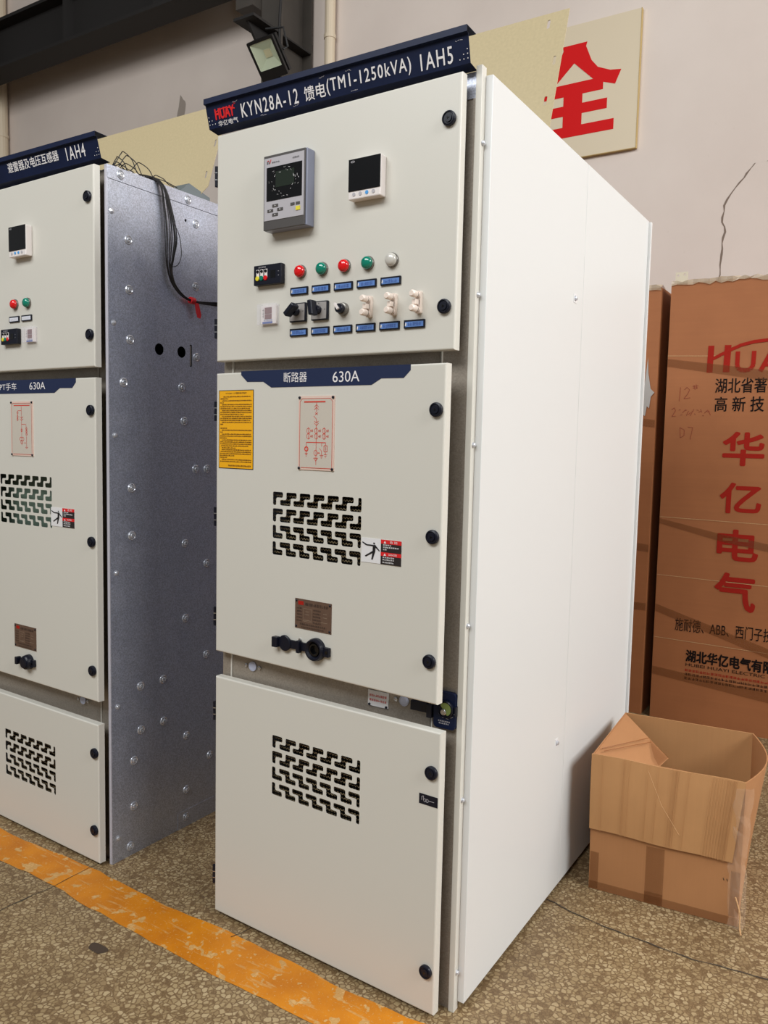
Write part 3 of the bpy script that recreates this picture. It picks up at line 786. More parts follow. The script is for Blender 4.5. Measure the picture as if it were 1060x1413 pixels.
def hazard(parent, rz, x0, x1, xm, z0, z1):
    o = obj('hazard_label', B(x0, x1, -.0012, 0, z0, z1), 'label_white', parent, (0, 0, 0), rz)
    y = -.0016; H = z1-z0; W = x1-xm
    obj('label_block', B(xm, x1, y, -.001, z0, z1), 'label_black', o)
    obj('red_bar', B(xm, x1, y-.0003, y+.0001, z0+H*.835, z1), 'label_red', o); obj('red_bar', B(xm, x1, y-.0003, y+.0001, z0+H*.34, z0+H*.49), 'label_red', o)
    bm = bmesh.new(); yy = y-.0006
    for zc in (.895, .395):
        bm.faces.new([bm.verts.new(p) for p in ((xm+W*.14, yy, z0+H*(zc-.04)), (xm+W*.27, yy, z0+H*(zc-.04)), (xm+W*.205, yy, z0+H*(zc+.06)))])
    for q, n, a, b in ((.76, 4, .11, .52), (.67, 8, .11, .88), (.58, 2, .11, .30), (.26, 6, .10, .68), (.17, 6, .10, .68), (.06, 6, .10, .66)):
        strokes(bm, xm+W*a, xm+W*b, z0+H*q, z0+H*(q+.055), n, yy, wd=.0006)
    obj('label_writing', bm, 'white_ink', o)
    text('label_title', '危 险', xm+W*.44, xm+W*.82, z0+H*.865, z0+H*.965, 'white_ink', o, y=yy)
    text('label_title', 'DANGER', xm+W*.40, xm+W*.80, z0+H*.375, z0+H*.455, 'white_ink', o, y=yy)
    # struck figure
    bm = bmesh.new(); X = lambda a: x0+(xm-x0)*a; Z = lambda b: z0+H*b
    ring(bm, X(.66), Z(.805), .0012, .0026, yy, n=10)
    P = lambda *q: bm.faces.new([bm.verts.new((X(a), yy, Z(b))) for a, b in q])
    P((.60, .74), (.74, .75), (.72, .46), (.59, .46))
    P((.60, .745), (.30, .745), (.22, .72), (.28, .695), (.60, .685)); P((.30, .745), (.07, .84), (.05, .80), (.24, .70))
    P((.72, .75), (.96, .53), (.93, .50), (.70, .66)); P((.60, .50), (.69, .46), (.24, .23), (.20, .27)); P((.60, .47), (.72, .47), (.60, .14), (.53, .14))
    obj('figure', bm, 'black_ink', o)
    return o

def nameplate(parent, rz, x0, x1, z0, z1):
    o = obj('rating_plate', B(x0, x1, -.0015, 0, z0, z1), 'bronze', parent, (0, 0, 0), rz)
    W = x1-x0; H = z1-z0; bm = bmesh.new(); y = -.0019
    strokes(bm, x0+W*.27, x0+W*.90, z0+H*.80, z0+H*.90, 11, y)
    for k in range(5):
        z = z0+H*(.66-.105*k)
        strokes(bm, x0+W*.05, x0+W*.20, z, z+H*.055, 4, y); strokes(bm, x0+W*.50, x0+W*.72, z, z+H*.055, 6, y)
    strokes(bm, x0+W*.14, x0+W*.84, z0+H*.13, z0+H*.20, 14, y); strokes(bm, x0+W*.18, x0+W*.80, z0+H*.04, z0+H*.09, 16, y)
    obj('plate_writing', bm, 'bronze_ink', o)
    bm = bmesh.new()
    for a, b, c, d in ((.24, .70, .24, .27), (.24, .27, .46, .27), (.46, .27, .46, .70), (.46, .70, .24, .70)): seg(bm, (x0+W*a, z0+H*b), (x0+W*c, z0+H*d), .0006, y)
    for a, b, c in ((.30, .40, .60), (.28, .40, .50), (.26, .45, .31), (.78, .88, .62), (.78, .88, .50), (.72, .90, .33)): seg(bm, (x0+W*a, z0+H*c), (x0+W*b, z0+H*c), .0009, y)
    obj('plate_engraving', bm, 'chrome_dull', o)
    obj('plate_emblem', B(x0+W*.09, x0+W*.24, y, -.001, z0+H*.80, z0+H*.93), 'crate_red', o)
    for a, b in ((.04, .07), (.96, .07), (.04, .93), (.96, .93)):
        obj('rivet', lathe(bmesh.new(), ((.0030, 0), (.0030, .002), (.0015, .003)), 10, (x0+W*a, -.001, z0+H*b)), 'black', o)
    return o
M['chrome_dull'] = mat('engraved_line', (156, 134, 112), .5)

def socket(parent, rz, open_, x0, z):
    """crank socket with hinged cap on a flat strap"""
    if open_:
        o = obj('crank_socket', lathe(bmesh.new(), ((.030, 0), (.030, .010), (.0275, .018), (.0235, .018), (.019, .012), (.018, .004)), 32), 'black', parent, at(x0+.144, z, rz), rz)
        obj('socket_bore', lathe(bmesh.new(), ((.0175, .004), (.0165, .0135), (.012, .0135), (.010, .0050)), 24), 'black_gloss', o)
        bm = bmesh.new(); lathe(bm, ((.0215, .006), (.0215, .0095), (.019, .011)), 28, (-.108, 0, 0)); obj('socket_cap', bm, 'black', o)
        bm = bmesh.new(); box(bm, -.146, -.128, -.020, -.004, -.014, .014); obj('cap_tab', bm, 'black', o, bevel=.0015)
        obj('cap_strap', B(-.094, -.025, -.008, -.002, -.011, .011), 'black', o)
        obj('strap_block', B(-.060, -.050, -.017, -.004, -.017, .016), 'black', o, bevel=.001)
        obj('strap_pin', lathe(bmesh.new(), ((.004, .014), (.004, .02)), 10, (-.058, .015, .016)), 'chrome', o)
        bm = bmesh.new(); prism(bm, rrect(.026, .047, -.013, .011, .002), -.010, -.001); obj('latch_tab', bm, 'black', o)
        obj('latch_hole', lathe(bmesh.new(), ((.005, .0100), (.005, .0106)), 12, (.039, 0, -.001)), 'black_gloss', o)
    else:
        o = obj('crank_socket', lathe(bmesh.new(), ((.026, 0), (.026, .010), (.024, .020), (.020, .024)), 32), 'black', parent, at(x0+.060, z, rz), rz)
        obj('socket_cap', lathe(bmesh.new(), ((.018, .022), (.018, .027), (.012, .028)), 24), 'black', o)
        bm = B(-.058, -.046, -.022, -.004, -.014, .012); obj('cap_tab', bm, 'black', o, bevel=.0015)
        obj('cap_strap', B(-.05, -.02, -.008, -.002, -.009, .007), 'black', o)
        bm = bmesh.new(); prism(bm, rrect(.020, .038, -.013, .011, .002), -.012, -.001); obj('latch_tab', bm, 'black', o)
        obj('latch_hole', lathe(bmesh.new(), ((.004, .0120), (.004, .0126)), 12, (.030, 0, -.001)), 'black_gloss', o)
    return o

NP = [(.0998, 1.6005), (.6639, 1.5975), (.6639, 1.5845), (.6445, 1.5668), (.5789, 1.5677), (.5497, 1.5528), (.2144, 1.5540), (.184, 1.570), (.1231, 1.5712), (.1002, 1.5900)]

# ================================================================ main cabinet
A1, A2, A3 = -R(1.372), -R(3.93), -R(2.166)
cab = empty('switchgear_cabinet', (0, 0, 0), 'tall cream switchgear cabinet in front with white side panel and header reading 1AH5', 'electrical cabinet')
frame(cab, .777)
for x, za, zb in ((.0354, .66, .84), (.0354, 1.56, 1.68), (.703, .66, .84), (.703, 1.56, 1.68)): seamline(cab, x, za, zb)
obj('post_sheet', B(.7665, .7735, .029, .08, 0.02, 2.2), 'galv_dark', cab)
obj('post_cap', B(.712, .7740, .029, .034, 2.200, 2.258), 'galv', cab)
d1 = door(cab, 1.6305, 2.2438, A1); d2 = door(cab, .8017, 1.5977, A2, 1.2765); d3 = door(cab, .012, .7268, A3, .6015)
vent_mesh(cab, A2, 1.2765); vent_mesh(cab, A3, .6015)
for z, u, a in ((2.1458, .7327, A1), (1.7293, .733, A1), (1.4918, .7395, A2), (1.1983, .7385, A2), (.9034, .7388, A2), (.6253, .7391, A3), (.1205, .7381, A3)): knob(cab, u, z, a)
for z in (2.138, 1.723, 1.492, 1.192, .9015, .62, .12): hinge(cab, z)
# end panel: sheet pan with stepped front edge and rear lip
bm = bmesh.new()
box(bm, .7745, .790, .0235, .046, 0, 2.268)
obj('corner_flange', bm, 'paint', cab, bevel=.0012)
bm = B(.790, .808, .043, .716, .02, 2.25); pnl = obj('side_panel', bm, 'panel', cab, bevel=.0016)
pnl2 = obj('side_panel', B(.790, .808, .7175, 1.415, .02, 2.25), 'panel', cab, bevel=.0014)
obj('rear_flange', B(.790, .817, 1.416, 1.43, .02, 2.247), 'panel', cab, bevel=.001)
def screw(parent, p, r=.0065, nm='panel_screw'):
    o = obj(nm, lathe(bmesh.new(), ((r*1.25, 0), (r*1.25, .0012), (r, .0014), (r, .005), (r*.6, .0065)), 12, p, 'x'), 'zinc', parent)
    return o
for z in (2.099, 1.76, 1.413, .98, .547, .102): screw(cab, (.790, .0345, z), .005)
for y, z in ((.646, 1.848), (.644, .505)):
    obj('screw_plate', B(.808, .8092, y-.013, y+.013, z-.013, z+.013), 'label_white', cab); screw(cab, (.809, y, z))
for y in (.316, 1.129): obj('top_bolt', lathe(bmesh.new(), ((.007, 0), (.007, .012), (.004, .016)), 8, (.785, y, 2.248), 'z'), 'zinc', cab)
bm = tube(bmesh.new(), [(.775, .49+.018*math.cos(t), 2.252+.016*math.sin(t)) for t in [math.pi*k/8 for k in range(9)]], .005)
obj('lifting_eye', bm, 'teal', cab)
# header
hd = header(cab, 0, 0)
def bolts_dots(h, x, sgn, dx):
    bm = bmesh.new()
    for i, (a, z) in enumerate(((0, 2.292), (0, 2.283), (.010, 2.283), (0, 2.274), (.010, 2.274), (.020, 2.274))):
        ring(bm, x+sgn*a, z, .0007, .0013, 0, n=6)
    me = bpy.data.meshes.new('dots'); bm.to_mesh(me); bm.free(); header_item(h, me, 'white_ink', dx, 0, 'corner_dots')
def htext(h, s, x0, x1, z0, z1, dx=0, m='white_ink', bold=.010, nm='lettering', spacing=1., slant=0.):
    header_item(h, text_mesh(s, x0, x1, z0, z1, bold=bold, spacing=spacing, slant=slant), m, dx, 0, nm)
htext(hd, 'KYN28A-12', .097, .289, 2.2720, 2.3050, spacing=1.25)
htext(hd, '馈电', .309, .375, 2.2710, 2.3030)
htext(hd, '(TM1-1250kVA)', .380, .622, 2.2705, 2.3070, spacing=1.2)
htext(hd, '1AH5', .648, .731, 2.2715, 2.3050, spacing=1.2)
htext(hd, 'HUAY', .004, .072, 2.2830, 2.3075, m='label_red', bold=.05, nm='emblem')
htext(hd, '华亿电气', .010, .081, 2.2650, 2.2780)
bm = bmesh.new()
for k in range(8): seg(bm, (.004+.009*k, 2.300+.006*math.sin(k*.42)), (.013+.009*k, 2.300+.006*math.sin((k+1)*.42)), .003)
ring(bm, .077, 2.311, .0022, .0010)
me = bpy.data.meshes.new('sw'); bm.to_mesh(me); bm.free(); header_item(hd, me, 'label_red', 0, 0, 'emblem_swoosh')
bolts_dots(hd, .768, -1, 0); bolts_dots(hd, -.021, 1, 0)
bm = bmesh.new()
for x, z in ((.45, 2.268), (.44, 2.313), (.07, 2.313), (.74, 2.312), (.16, 2.266), (.36, 2.3135), (.27, 2.268)):
    for k in range(3): seg(bm, (x+.006*k, z), (x+.006*k+random.uniform(.003, .008), z+random.uniform(-.002, .003)), .0009)
me = bpy.data.meshes.new('sc'); bm.to_mesh(me); bm.free(); header_item(hd, me, 'grey_face', 0, 0, 'paint_scratch')
# top relief flap standing open
def relief_flap(parent, x0, x1, chamfer=False):
    H = .385; sl = [rrect(x1-.060, x1-.051, H-.05, H-.022, .004, 3), rrect(x1-.024, x1-.015, H-.175, H-.147, .004, 3), rrect(x1-.030, x1-.021, H-.300, H-.272, .004, 3)]
    outer = [(x0, 0), (x1-(.05 if chamfer else 0), 0), (x1, .05 if chamfer else .001), (x1, H), (x0, H)]
    o = link('relief_flap', plate_mesh(outer, sl, .002), 'chipboard', parent, (0, .418, 2.249))
    o.rotation_euler = (-math.atan2(.118, .36), 0, 0)
    return o
relief_flap(cab, .02, .797)
# instruments on the top door
relay(cab, .2026, .3442, 1.9560, 2.1445, A1)
meter(cab, .4686, .5625, 1.9985, 2.0935, A1)
ct_indicator(cab, .1532, .2492, 1.8235, 1.8755, A1)
for u, m in ((.3044, 'red_lens'), (.3750, 'green_lens'), (.4455, 'red_lens'), (.5160, 'green_lens'), (.5862, 'clear_lens')): indicator(cab, u, 1.8490, A1, m)
for k, u in enumerate((.3002, .3711, .4421, .5130, .5835)): tag_label(cab, u, 1.8005, A1, 'blue_insert')
for k, u in enumerate((.2997, .3711, .4424, .5124, .5827, .6533)): tag_label(cab, u, 1.6948, A1, 'blue_insert', n=4 if k < 3 else 6)
counter(cab, .1680, .2320, 1.7180, 1.7740, A1)
cam_switch(cab, .2725, .3265, 1.7210, 1.7695, A1, R(52))
cam_switch(cab, .3448, .3972, 1.7210, 1.7690, A1, R(-4))
selector(cab, .4430, 1.7440, A1)
for u in (.5180+.006, .5890+.006, .6590+.006): link_holder(cab, u, 1.7435, A1)
# middle door
ns = plate_sticker(cab, NP, 'navy_sticker', A2, name='name_strip')
text('lettering', '断路器', .2604, .3411, 1.5655, 1.5920, 'white_ink', ns, y=-.0013)
text('lettering', '630A', .4275, .5128, 1.5620, 1.5885, 'white_ink', ns, y=-.0013)
yl = obj('instruction_label', B(.0115, .1488, -.0008, 0, 1.3320, 1.5500), 'black_ink', cab, (0, 0, 0), A2)
obj('label_sheet', B(.0135, .1468, -.0011, -.0005, 1.3340, 1.5480), 'yellow_label', yl)
text('label_title', 'KYN28A-12中置柜操作程序', .040, .122, 1.5385, 1.5440, 'brown_ink', yl, y=-.0014)
bm = bmesh.new(); z = 1.5335
rowsw = [(.03, .138, 22), (.018, .05, 6), (.024, .142, 24), (.018, .032, 3), (.024, .142, 24), (.018, .142, 25), (.018, .136, 24), (.024, .142, 23), (.018, .142, 25), (.018, .112, 18), (.024, .142, 24), (.018, .142, 25), (.018, .138, 24), (.024, .140, 24), (.018, .030, 2), (0, 0, 0), (.018, .046, 5), (.024, .142, 23), (.018, .028, 2), (.024, .140, 24), (.018, .142, 25), (.018, .046, 5), (.024, .142, 24), (.018, .142, 25), (.018, .142, 25), (.020, .13, 20), (.024, .08, 9), (.024, .140, 24), (.018, .142, 25), (.018, .14, 25), (.018, .075, 10), (.018, .046, 5), (.024, .142, 24), (.018, .142, 25)]
for a, b, n in rowsw:
    if n: strokes(bm, a, b, z-.0034, z, n, -.0014, wd=.0006)
    z -= .00545
strokes(bm, .05, .140, 1.3385, 1.3430, 14, -.0014, wd=.0007)
obj('label_writing', bm, 'brown_ink', yl)
mimic(cab, A2, 'main'); hazard(cab, A2, .5290, .6503, .5892, 1.1190, 1.1795); nameplate(cab, A2, .3105, .4362, .9190, .9985)
socket(cab, A2, True, .2445, .8725)
# lower door
sb = obj('lock_sticker', B(.7050, .7572, -.0009, 0, .5410, .5665), 'black', cab, (0, 0, 0), A3)
bm = bmesh.new()
for a, b, c, d in ((.713, .551, .713, .560), (.713, .560, .718, .562), (.718, .562, .718, .553), (.733, .553, .748, .553)): seg(bm, (a, b), (c, d), .0012, -.0012)
ring(bm, .722, .552, .004, .0012, -.0012, n=8); ring(bm, .728, .552, .004, .0012, -.0012, n=8)
obj('sticker_marks', bm, 'grey_face', sb)
# middle gap furniture
plug(cab, .1153, .7673); plug(cab, .6208, .7640)
ws = obj('warning_sticker', B(.5127, .5745, .0295, .0318, .7335, .7742), 'label_white', cab)
bm = bmesh.new(); strokes(bm, .517, .570, .7585, .7650, 9, .0292, wd=.0009); strokes(bm, .517, .570, .7465, .7525, 8, .0292, wd=.0009); obj('sticker_writing', bm, 'red_ink', ws)
for x in (.518, .5695): obj('rivet', lathe(bmesh.new(), ((.0032, 0), (.0032, .003)), 10, (x, .030, .737)), 'black', ws)
ot = obj('latch_block', B(.6466, .6935, .018, .031, .7505, .7745), 'black', cab, bevel=.0015)
obj('latch_pin', B(.6955, .7100, .012, .031, .7415, .775), 'black', ot, bevel=.0015)
bm = bmesh.new(); prism(bm, rrect(.7140, .7735, .7220, .8125, .009), .017, .031)
op = obj('earthing_operator', bm, 'navy', cab)
obj('operator_collar', lathe(bmesh.new(), ((.0215, 0), (.0215, .006), (.019, .008), (.017, .004)), 28, (.7490, .0165, .7725)), 'black', op)
bm = bmesh.new(); bm.faces.new([bm.verts.new((.7490+.0155*math.cos(t), .0110, .7725+.0165*math.sin(t))) for t in [R(-70+20*k) for k in range(12)]]); obj('operator_pointer', bm, 'op_green', op)
obj('operator_shaft', lathe(bmesh.new(), ((.008, 0), (.008, .008), (.006, .010)), 16, (.7445, .0165, .7655)), 'chrome', op)
bm = bmesh.new(); strokes(bm, .727, .760, .7385, .7420, 7, .0166, wd=.0006); strokes(bm, .729, .757, .733, .7365, 6, .0166, wd=.0006)
for a in range(5): t = R(205+32*a); seg(bm, (.749+.024*math.cos(t), .7725+.024*math.sin(t)), (.749+.0255*math.cos(t+.28), .7725+.0255*math.sin(t+.28)), .0012, .0166)
obj('operator_marks', bm, 'grey_face', op)
obj('clip', B(.7735, .7765, .012, .031, .758, .782), 'black', op)
# breaker truck glimpsed behind the vent slots
for k, m in ((0, 'steel_black'), (1, 'green_panel'), (2, 'steel_black')):
    obj('breaker_pole', lathe(bmesh.new(), ((.06, .85), (.06, 1.35), (.045, 1.38)), 16, (.20+.19*k, .35, 0), 'z'), m, cab)
obj('breaker_front', B(.1, .68, .22, .26, .86, 1.15), 'steel_black', cab)

# ================================================================ left cabinet
LA = -R(1.73)
cb2 = empty('switchgear_cabinet', (-1.255, 0, 0), 'cream switchgear cabinet at the left with bare galvanised side and header reading 1AH4', 'electrical cabinet')
frame(cb2, .780, mid=(.455, .56), y=.040)
for za, zb in ((.42, .60), (1.56, 1.68)): seamline(cb2, .700, za, zb, .040)
e1 = door(cb2, 1.6305, 2.2438, LA); e2 = door(cb2, .5569, 1.5977, LA, 1.2755); e3 = door(cb2, .012, .4805, LA, .3530)
for z, u in ((2.149, .7357), (1.730, .741), (1.495, .741), (1.078, .740), (.658, .738), (.384, .744), (.122, .740)): knob(cb2, u, z, LA); hinge(cb2, z)
vent_mesh(cb2, LA, .3530)
obj('shutter_panel', B(.04, .69, .050, .053, .95, 1.50), 'green_panel', cb2)
plug(cb2, .6133, .522)
# galvanised side: sheet with punched holes, top angle, bolts
def circ(cx, cz, r, n=20): return [(cx+r*math.cos(2*math.pi*k/n), cz+r*math.sin(2*math.pi*k/n)) for k in range(n)]
outer = [(.010, 0), (1.40, 0), (1.40, 2.208), (.010, 2.208)]
holes = [circ(.219, 1.709, .0195), circ(.319, 1.710, .0195), rrect(.3575, .3685, 1.664, 1.740, .003), circ(.337, 2.157, .005, 12)]
me = plate_mesh(outer, holes, .0015)
for v in me.vertices: x, y, z = v.co; v.co = (.782 - y, x, z)
sd = link('side_sheet', me, 'galv', cb2)
sd.data.flip_normals()
bm = B(.770, .7822, .0098, .0135, .0, 2.25); obj('sheet_fold', bm, 'zinc_edge', cb2) if 'zinc_edge' in M else obj('sheet_fold', bm, 'fold_highlight', cb2, bevel=.0012)
obj('top_angle', B(.7805, .7828, .010, 1.40, 2.2095, 2.250), 'galv', cb2)
obj('slot_liner', B(.760, .7795, .360, .366, 1.668, 1.736), 'galv_dark', cb2)
obj('inner_liner', B(.70, .702, .06, .74, .1, 2.2), 'steel_black', cb2)
big = [(.091, 2.038), (.093, 1.883), (.384, 2.156), (.384, 1.942), (.096, 1.726), (.389, 1.699), (.069, 1.588), (.319, 1.589), (.33, 1.473), (.385, 1.305), (.441, 1.305), (.099, 1.248), (.099, 1.091), (.335, 1.043), (.337, .774), (.232, .576), (.133, .576), (.234, .426), (.134, .424), (.342, .341), (.103, .327), (.46, .23), (.102, .168), (.342, .138), (.339, .037), (.086, .033), (.441, .96), (.441, .62)]
small = [(.027, 2.112), (.032, 1.771), (.034, 1.418), (.036, .974), (.038, .53), (.036, .082)]
first = None
for i, (y, z) in enumerate(big + [(.062, 2.231), (.347, 2.228)]):
    if first is None:
        bm = lathe(bmesh.new(), ((.0155, 0), (.0148, .0022), (.0125, .0034), (.0108, .0024), (.0085, .0012), (.0080, .0050), (.0066, .0066), (.0028, .0068), (.0024, .004)), 22, (0, 0, 0), 'x')
        first = obj('dimple_bolt', bm, 'zinc', cb2, (.782, y, z))
        continue
    o = first.copy(); COL.objects.link(o); o.location = (.782, y, z)
first = None
for y, z in small:
    if first is None:
        first = obj('side_screw', lathe(bmesh.new(), ((.0095, 0), (.0092, .0014), (.0068, .0020), (.0056, .0046), (.0018, .0058)), 16, (0, 0, 0), 'x'), 'zinc', cb2, (.782, y, z)); continue
    o = first.copy(); COL.objects.link(o); o.location = (.782, y, z)
obj('base_angle', B(.7822, .7834, .30, 1.40, .0, .062), 'galv', cb2)
h2 = header(cb2, 0, 0)
htext(h2, '1AH4', .619, .709, 2.2790, 2.3150, spacing=1.2)
htext(h2, '避雷器及电压互感器', .312, .580, 2.2865, 2.3160)
bolts_dots(h2, .768, -1, 0)
relief_flap(cb2, .02, .792, True)
bm = bmesh.new(); v = [bm.verts.new(p) for p in ((.765, .32, 2.25), (.765, .37, 2.292), (.765, .47, 2.268), (.765, .47, 2.25), (.70, .32, 2.25), (.70, .37, 2.292), (.70, .47, 2.268), (.70, .47, 2.25))]
bm.faces.new(v[:4]); bm.faces.new(v[4:][::-1])
for k in range(4): bm.faces.new((v[k], v[(k+1) % 4], v[4+(k+1) % 4], v[4+k]))
obj('top_bracket', bm, 'teal', cb2)
meter(cb2, .3425, .4385, 2.0015, 2.1000, LA, warm=True)
indicator(cb2, .3368, 1.8525, LA, 'red_lens'); indicator(cb2, .4100, 1.8522, LA, 'green_lens')
tag_label(cb2, .3312, 1.8032, LA, 'white_insert'); tag_label(cb2, .4035, 1.8030, LA, 'white_insert')
ct_indicator(cb2, .2700, .3660, 1.7190, 1.7700, LA)
counter(cb2, .3980, .4610, 1.7180, 1.7720, LA)
n2 = plate_sticker(cb2, NP, 'navy_sticker', LA, name='name_strip')
text('lettering', 'PT手车', .2340, .3350, 1.5655, 1.5900, 'white_ink', n2, y=-.0013)
text('lettering', '630A', .4110, .5000, 1.5655, 1.5895, 'white_ink', n2, y=-.0013)
mimic(cb2, LA, 'pt'); hazard(cb2, LA, .5225, .6495, .5860, 1.1140, 1.1765); nameplate(cb2, LA, .2975, .4265, .6695, .7505)
socket(cb2, LA, False, .325, .627)

# ================================================================ wire bundle on the left cabinet
wb = empty('wire_bundle', (-.50, .05, 2.25), 'black control wires with red tape hanging down the galvanised side', 'wires')
path = [(.184, 2.262), (.219, 2.240), (.240, 2.175), (.254, 2.092), (.252, 2.023), (.252, 1.975), (.272, 1.928), (.317, 1.893), (.368, 1.886), (.42, 1.889), (.477, 1.893), (.60, 1.90)]
xs = [-.500, -.462, -.459, -.459, -.460, -.461, -.461, -.460, -.458, -.456, -.45, -.40]
for k in range(16):
    a = 2.4*k; rr = .004 + .0055*math.sqrt(k/16*1.0)
    pts = []
    st = random.uniform(.075, .14)
    sx = -.53+random.uniform(-.03, .02)
    pts.append((sx-.03, st-.03, 2.2545)); pts.append((sx, st, 2.256+random.uniform(0, .006)))
    sp = [.9, 1.0, 1.7, 2.4, 1.6, 1.0, .9, .9, .7, .9, 1.3, 1.3]
    for (y, z), x, s_ in zip(path, xs, sp):
        j = s_*rr
        dx = abs(j*math.cos(a))*.9
        pts.append((x + dx*.8 + .001, y + j*math.sin(a)*1.2 + random.uniform(-.0012, .0012), z + (j*math.cos(a+.6)*.5)))
    P_ = smooth_path([(p[0]+.50, p[1]-.05, p[2]-2.25) for p in pts], 5)
    obj('wire', tube(bmesh.new(), P_, .0016, 5), 'wire', wb, smooth=True)
for (ya, yb, h_, x) in ((.050, .085, .018, -.50), (.055, .11, .036, -.51), (.05, .13, .048, -.49), (.07, .16, .045, -.50), (.085, .17, .030, -.52), (.11, .20, .035, -.49), (.052, .09, .010, -.49), (.19, .26, .018, -.49), (.17, .27, .008, -.485)):
    pts = [(x+random.uniform(-.02, .0), max(.05, ya-.02), 2.253), (x, ya, 2.256), (x+.01, ya+(yb-ya)*.25, 2.254+h_*.9), (x, (ya+yb)/2, 2.256+h_*1.15), (x+.01, ya+(yb-ya)*.8, 2.256+h_*.75), (x+.015, yb, 2.257), (x+.01, yb+.03, 2.256)]
    obj('wire', tube(bmesh.new(), smooth_path([(p[0]+.50, p[1]-.05, p[2]-2.25) for p in pts], 6), .0016, 5), 'wire', wb, smooth=True)
pts = [(-.452, .262, 2.13), (-.448, .285, 2.09), (-.446, .292, 2.03), (-.450, .280, 1.995), (-.456, .258, 1.985), (-.454, .252, 1.992), (-.454, .262, 1.998)]
obj('wire', tube(bmesh.new(), smooth_path([(p[0]+.50, p[1]-.05, p[2]-2.25) for p in pts], 6), .0014, 5), 'wire', wb, smooth=True)
for k in range(7):
    y = .062+.026*k; obj('ferrule', B(.005, .012, y-.055, y-.043, .0045, .009), 'white_plastic', wb)
pts = [(-.4585, .343, 1.889), (-.4585, .362, 1.8885)]
obj('red_tape', tube(bmesh.new(), [(p[0]+.50+.001, p[1]-.05, p[2]-2.25) for p in pts], .0115, 12), 'red_tape', wb)
bm = bmesh.new(); v = [bm.verts.new(p) for p in ((.048, .308, -.366), (.048, .328, -.368), (.046, .342, -.405), (.045, .339, -.418), (.045, .325, -.416), (.046, .318, -.400))]; bm.faces.new(v)
r_ = bmesh.ops.extrude_face_region(bm, geom=bm.faces[:]); bmesh.ops.translate(bm, vec=(.001, 0, 0), verts=[x for x in r_['geom'] if isinstance(x, bmesh.types.BMVert)])
obj('tape_tail', bm, 'red_tape', wb)

# ================================================================ wrapped crates behind
def crumple(bm, amp):
    for v in bm.verts:
        v.co += Vector((random.uniform(-amp, amp), random.uniform(-amp, amp), random.uniform(-amp, amp)))
def crate_body(parent, w_, d, h, notch=False):
    bm = bmesh.new(); nx, nz = 14, 30
    grid = [[bm.verts.new((w_*i/nx, .0008*math.sin(i*.9+j*.35)*math.sin(math.pi*i/nx), h*j/nz)) for j in range(nz+1)] for i in range(nx+1)]
    for i in range(nx):
        for j in range(nz): bm.faces.new((grid[i][j], grid[i+1][j], grid[i+1][j+1], grid[i][j+1]))
    bl = [bm.verts.new(p) for p in ((0, d, 0), (w_, d, 0), (w_, d, h), (0, d, h))]
    bm.faces.new([grid[0][j] for j in range(nz+1)] + [bl[3], bl[0]]); bm.faces.new([grid[nx][j] for j in range(nz+1)][::-1] + [bl[1], bl[2]])
    bm.faces.new([grid[i][nz] for i in range(nx+1)] + [bl[2], bl[3]]); bm.faces.new(bl)
    bm.faces.new([grid[i][0] for i in range(nx+1)][::-1] + [bl[0], bl[1]])
    return obj('carton_board', bm, 'card', parent)
def tapeband(parent, pts, name='tape_band', m='tape_clear', y=-.0030):
    bm = bmesh.new(); n = len(pts)//2
    lo, hi = pts[:n], pts[n:]
    a = [bm.verts.new((x, y, z)) for x, z in lo]; b = [bm.verts.new((x, y, z)) for x, z in hi]
    for k in range(n-1): bm.faces.new((a[k], a[k+1], b[k+1], b[k]))
    return obj(name, bm, m, parent)
def film_ruffle(parent, x0, x1, h, d):
    bm = bmesh.new(); n = 36; rows = []
    for y, z in ((-.008, h-.012), (-.010, h+.006), (.02, h+.010), (.08, h+.006), (.16, h+.003)):
        rows.append([bm.verts.new((x0+(x1-x0)*k/n, y + random.uniform(-.006, .006)*(1 if z > h-.01 else .4), z + random.uniform(-.007, .009))) for k in range(n+1)])
    for a, b in zip(rows, rows[1:]):
        for k in range(n): bm.faces.new((a[k], a[k+1], b[k+1], b[k]))
    return obj('stretch_film', bm, 'film', parent)
ck = empty('wrapped_carton_crate', (.622, 2.6, 0), 'tall brown wrapped carton printed with large red Chinese characters by the wall', 'crate')
crate_body(ck, .95, .95, 2.245)
film_ruffle(ck, 0, .95, 2.245, .95)
br = link('bracket_tab', plate_mesh([(.015, 2.235), (.075, 2.235), (.075, 2.302), (.015, 2.302)], [circ(.028, 2.286, .006, 10), circ(.060, 2.288, .006, 10)], .003), 'bracket_zinc', ck, (0, .012, 0))
yT = -.0016
def ctext(nm, s, x0, x1, z0, z1, m, bold=0., spacing=1., slant=0.): return text(nm, s, x0-.622, x1-.622, z0, z1, m, ck, y=yT, bold=bold, spacing=spacing, slant=slant)
bm = bmesh.new()
def stroke_poly(pts, wd, close=False):
    for a, b in zip(pts, pts[1:]): seg(bm, (a[0]-.622, a[1]), (b[0]-.622, b[1]), wd, yT)
stroke_poly([(.829, 1.927), (.827, 1.795)], .028); stroke_poly([(.907, 1.927), (.904, 1.795)], .030)
pts = [(.838, 1.862), (.87, 1.879), (.91, 1.899), (.96, 1.923), (1.02, 1.938), (1.09, 1.944), (1.16, 1.940), (1.24, 1.925)]
for i in range(len(pts)-1): seg(bm, (pts[i][0]-.622, pts[i][1]), (pts[i+1][0]-.622+.003, pts[i+1][1]), .016, yT-.0004)
stroke_poly([(.953, 1.894), (.953, 1.828), (.957, 1.815), (.966, 1.806), (.98, 1.802), (.998, 1.802), (1.012, 1.807), (1.021, 1.817), (1.025, 1.83), (1.026, 1.894)], .020)
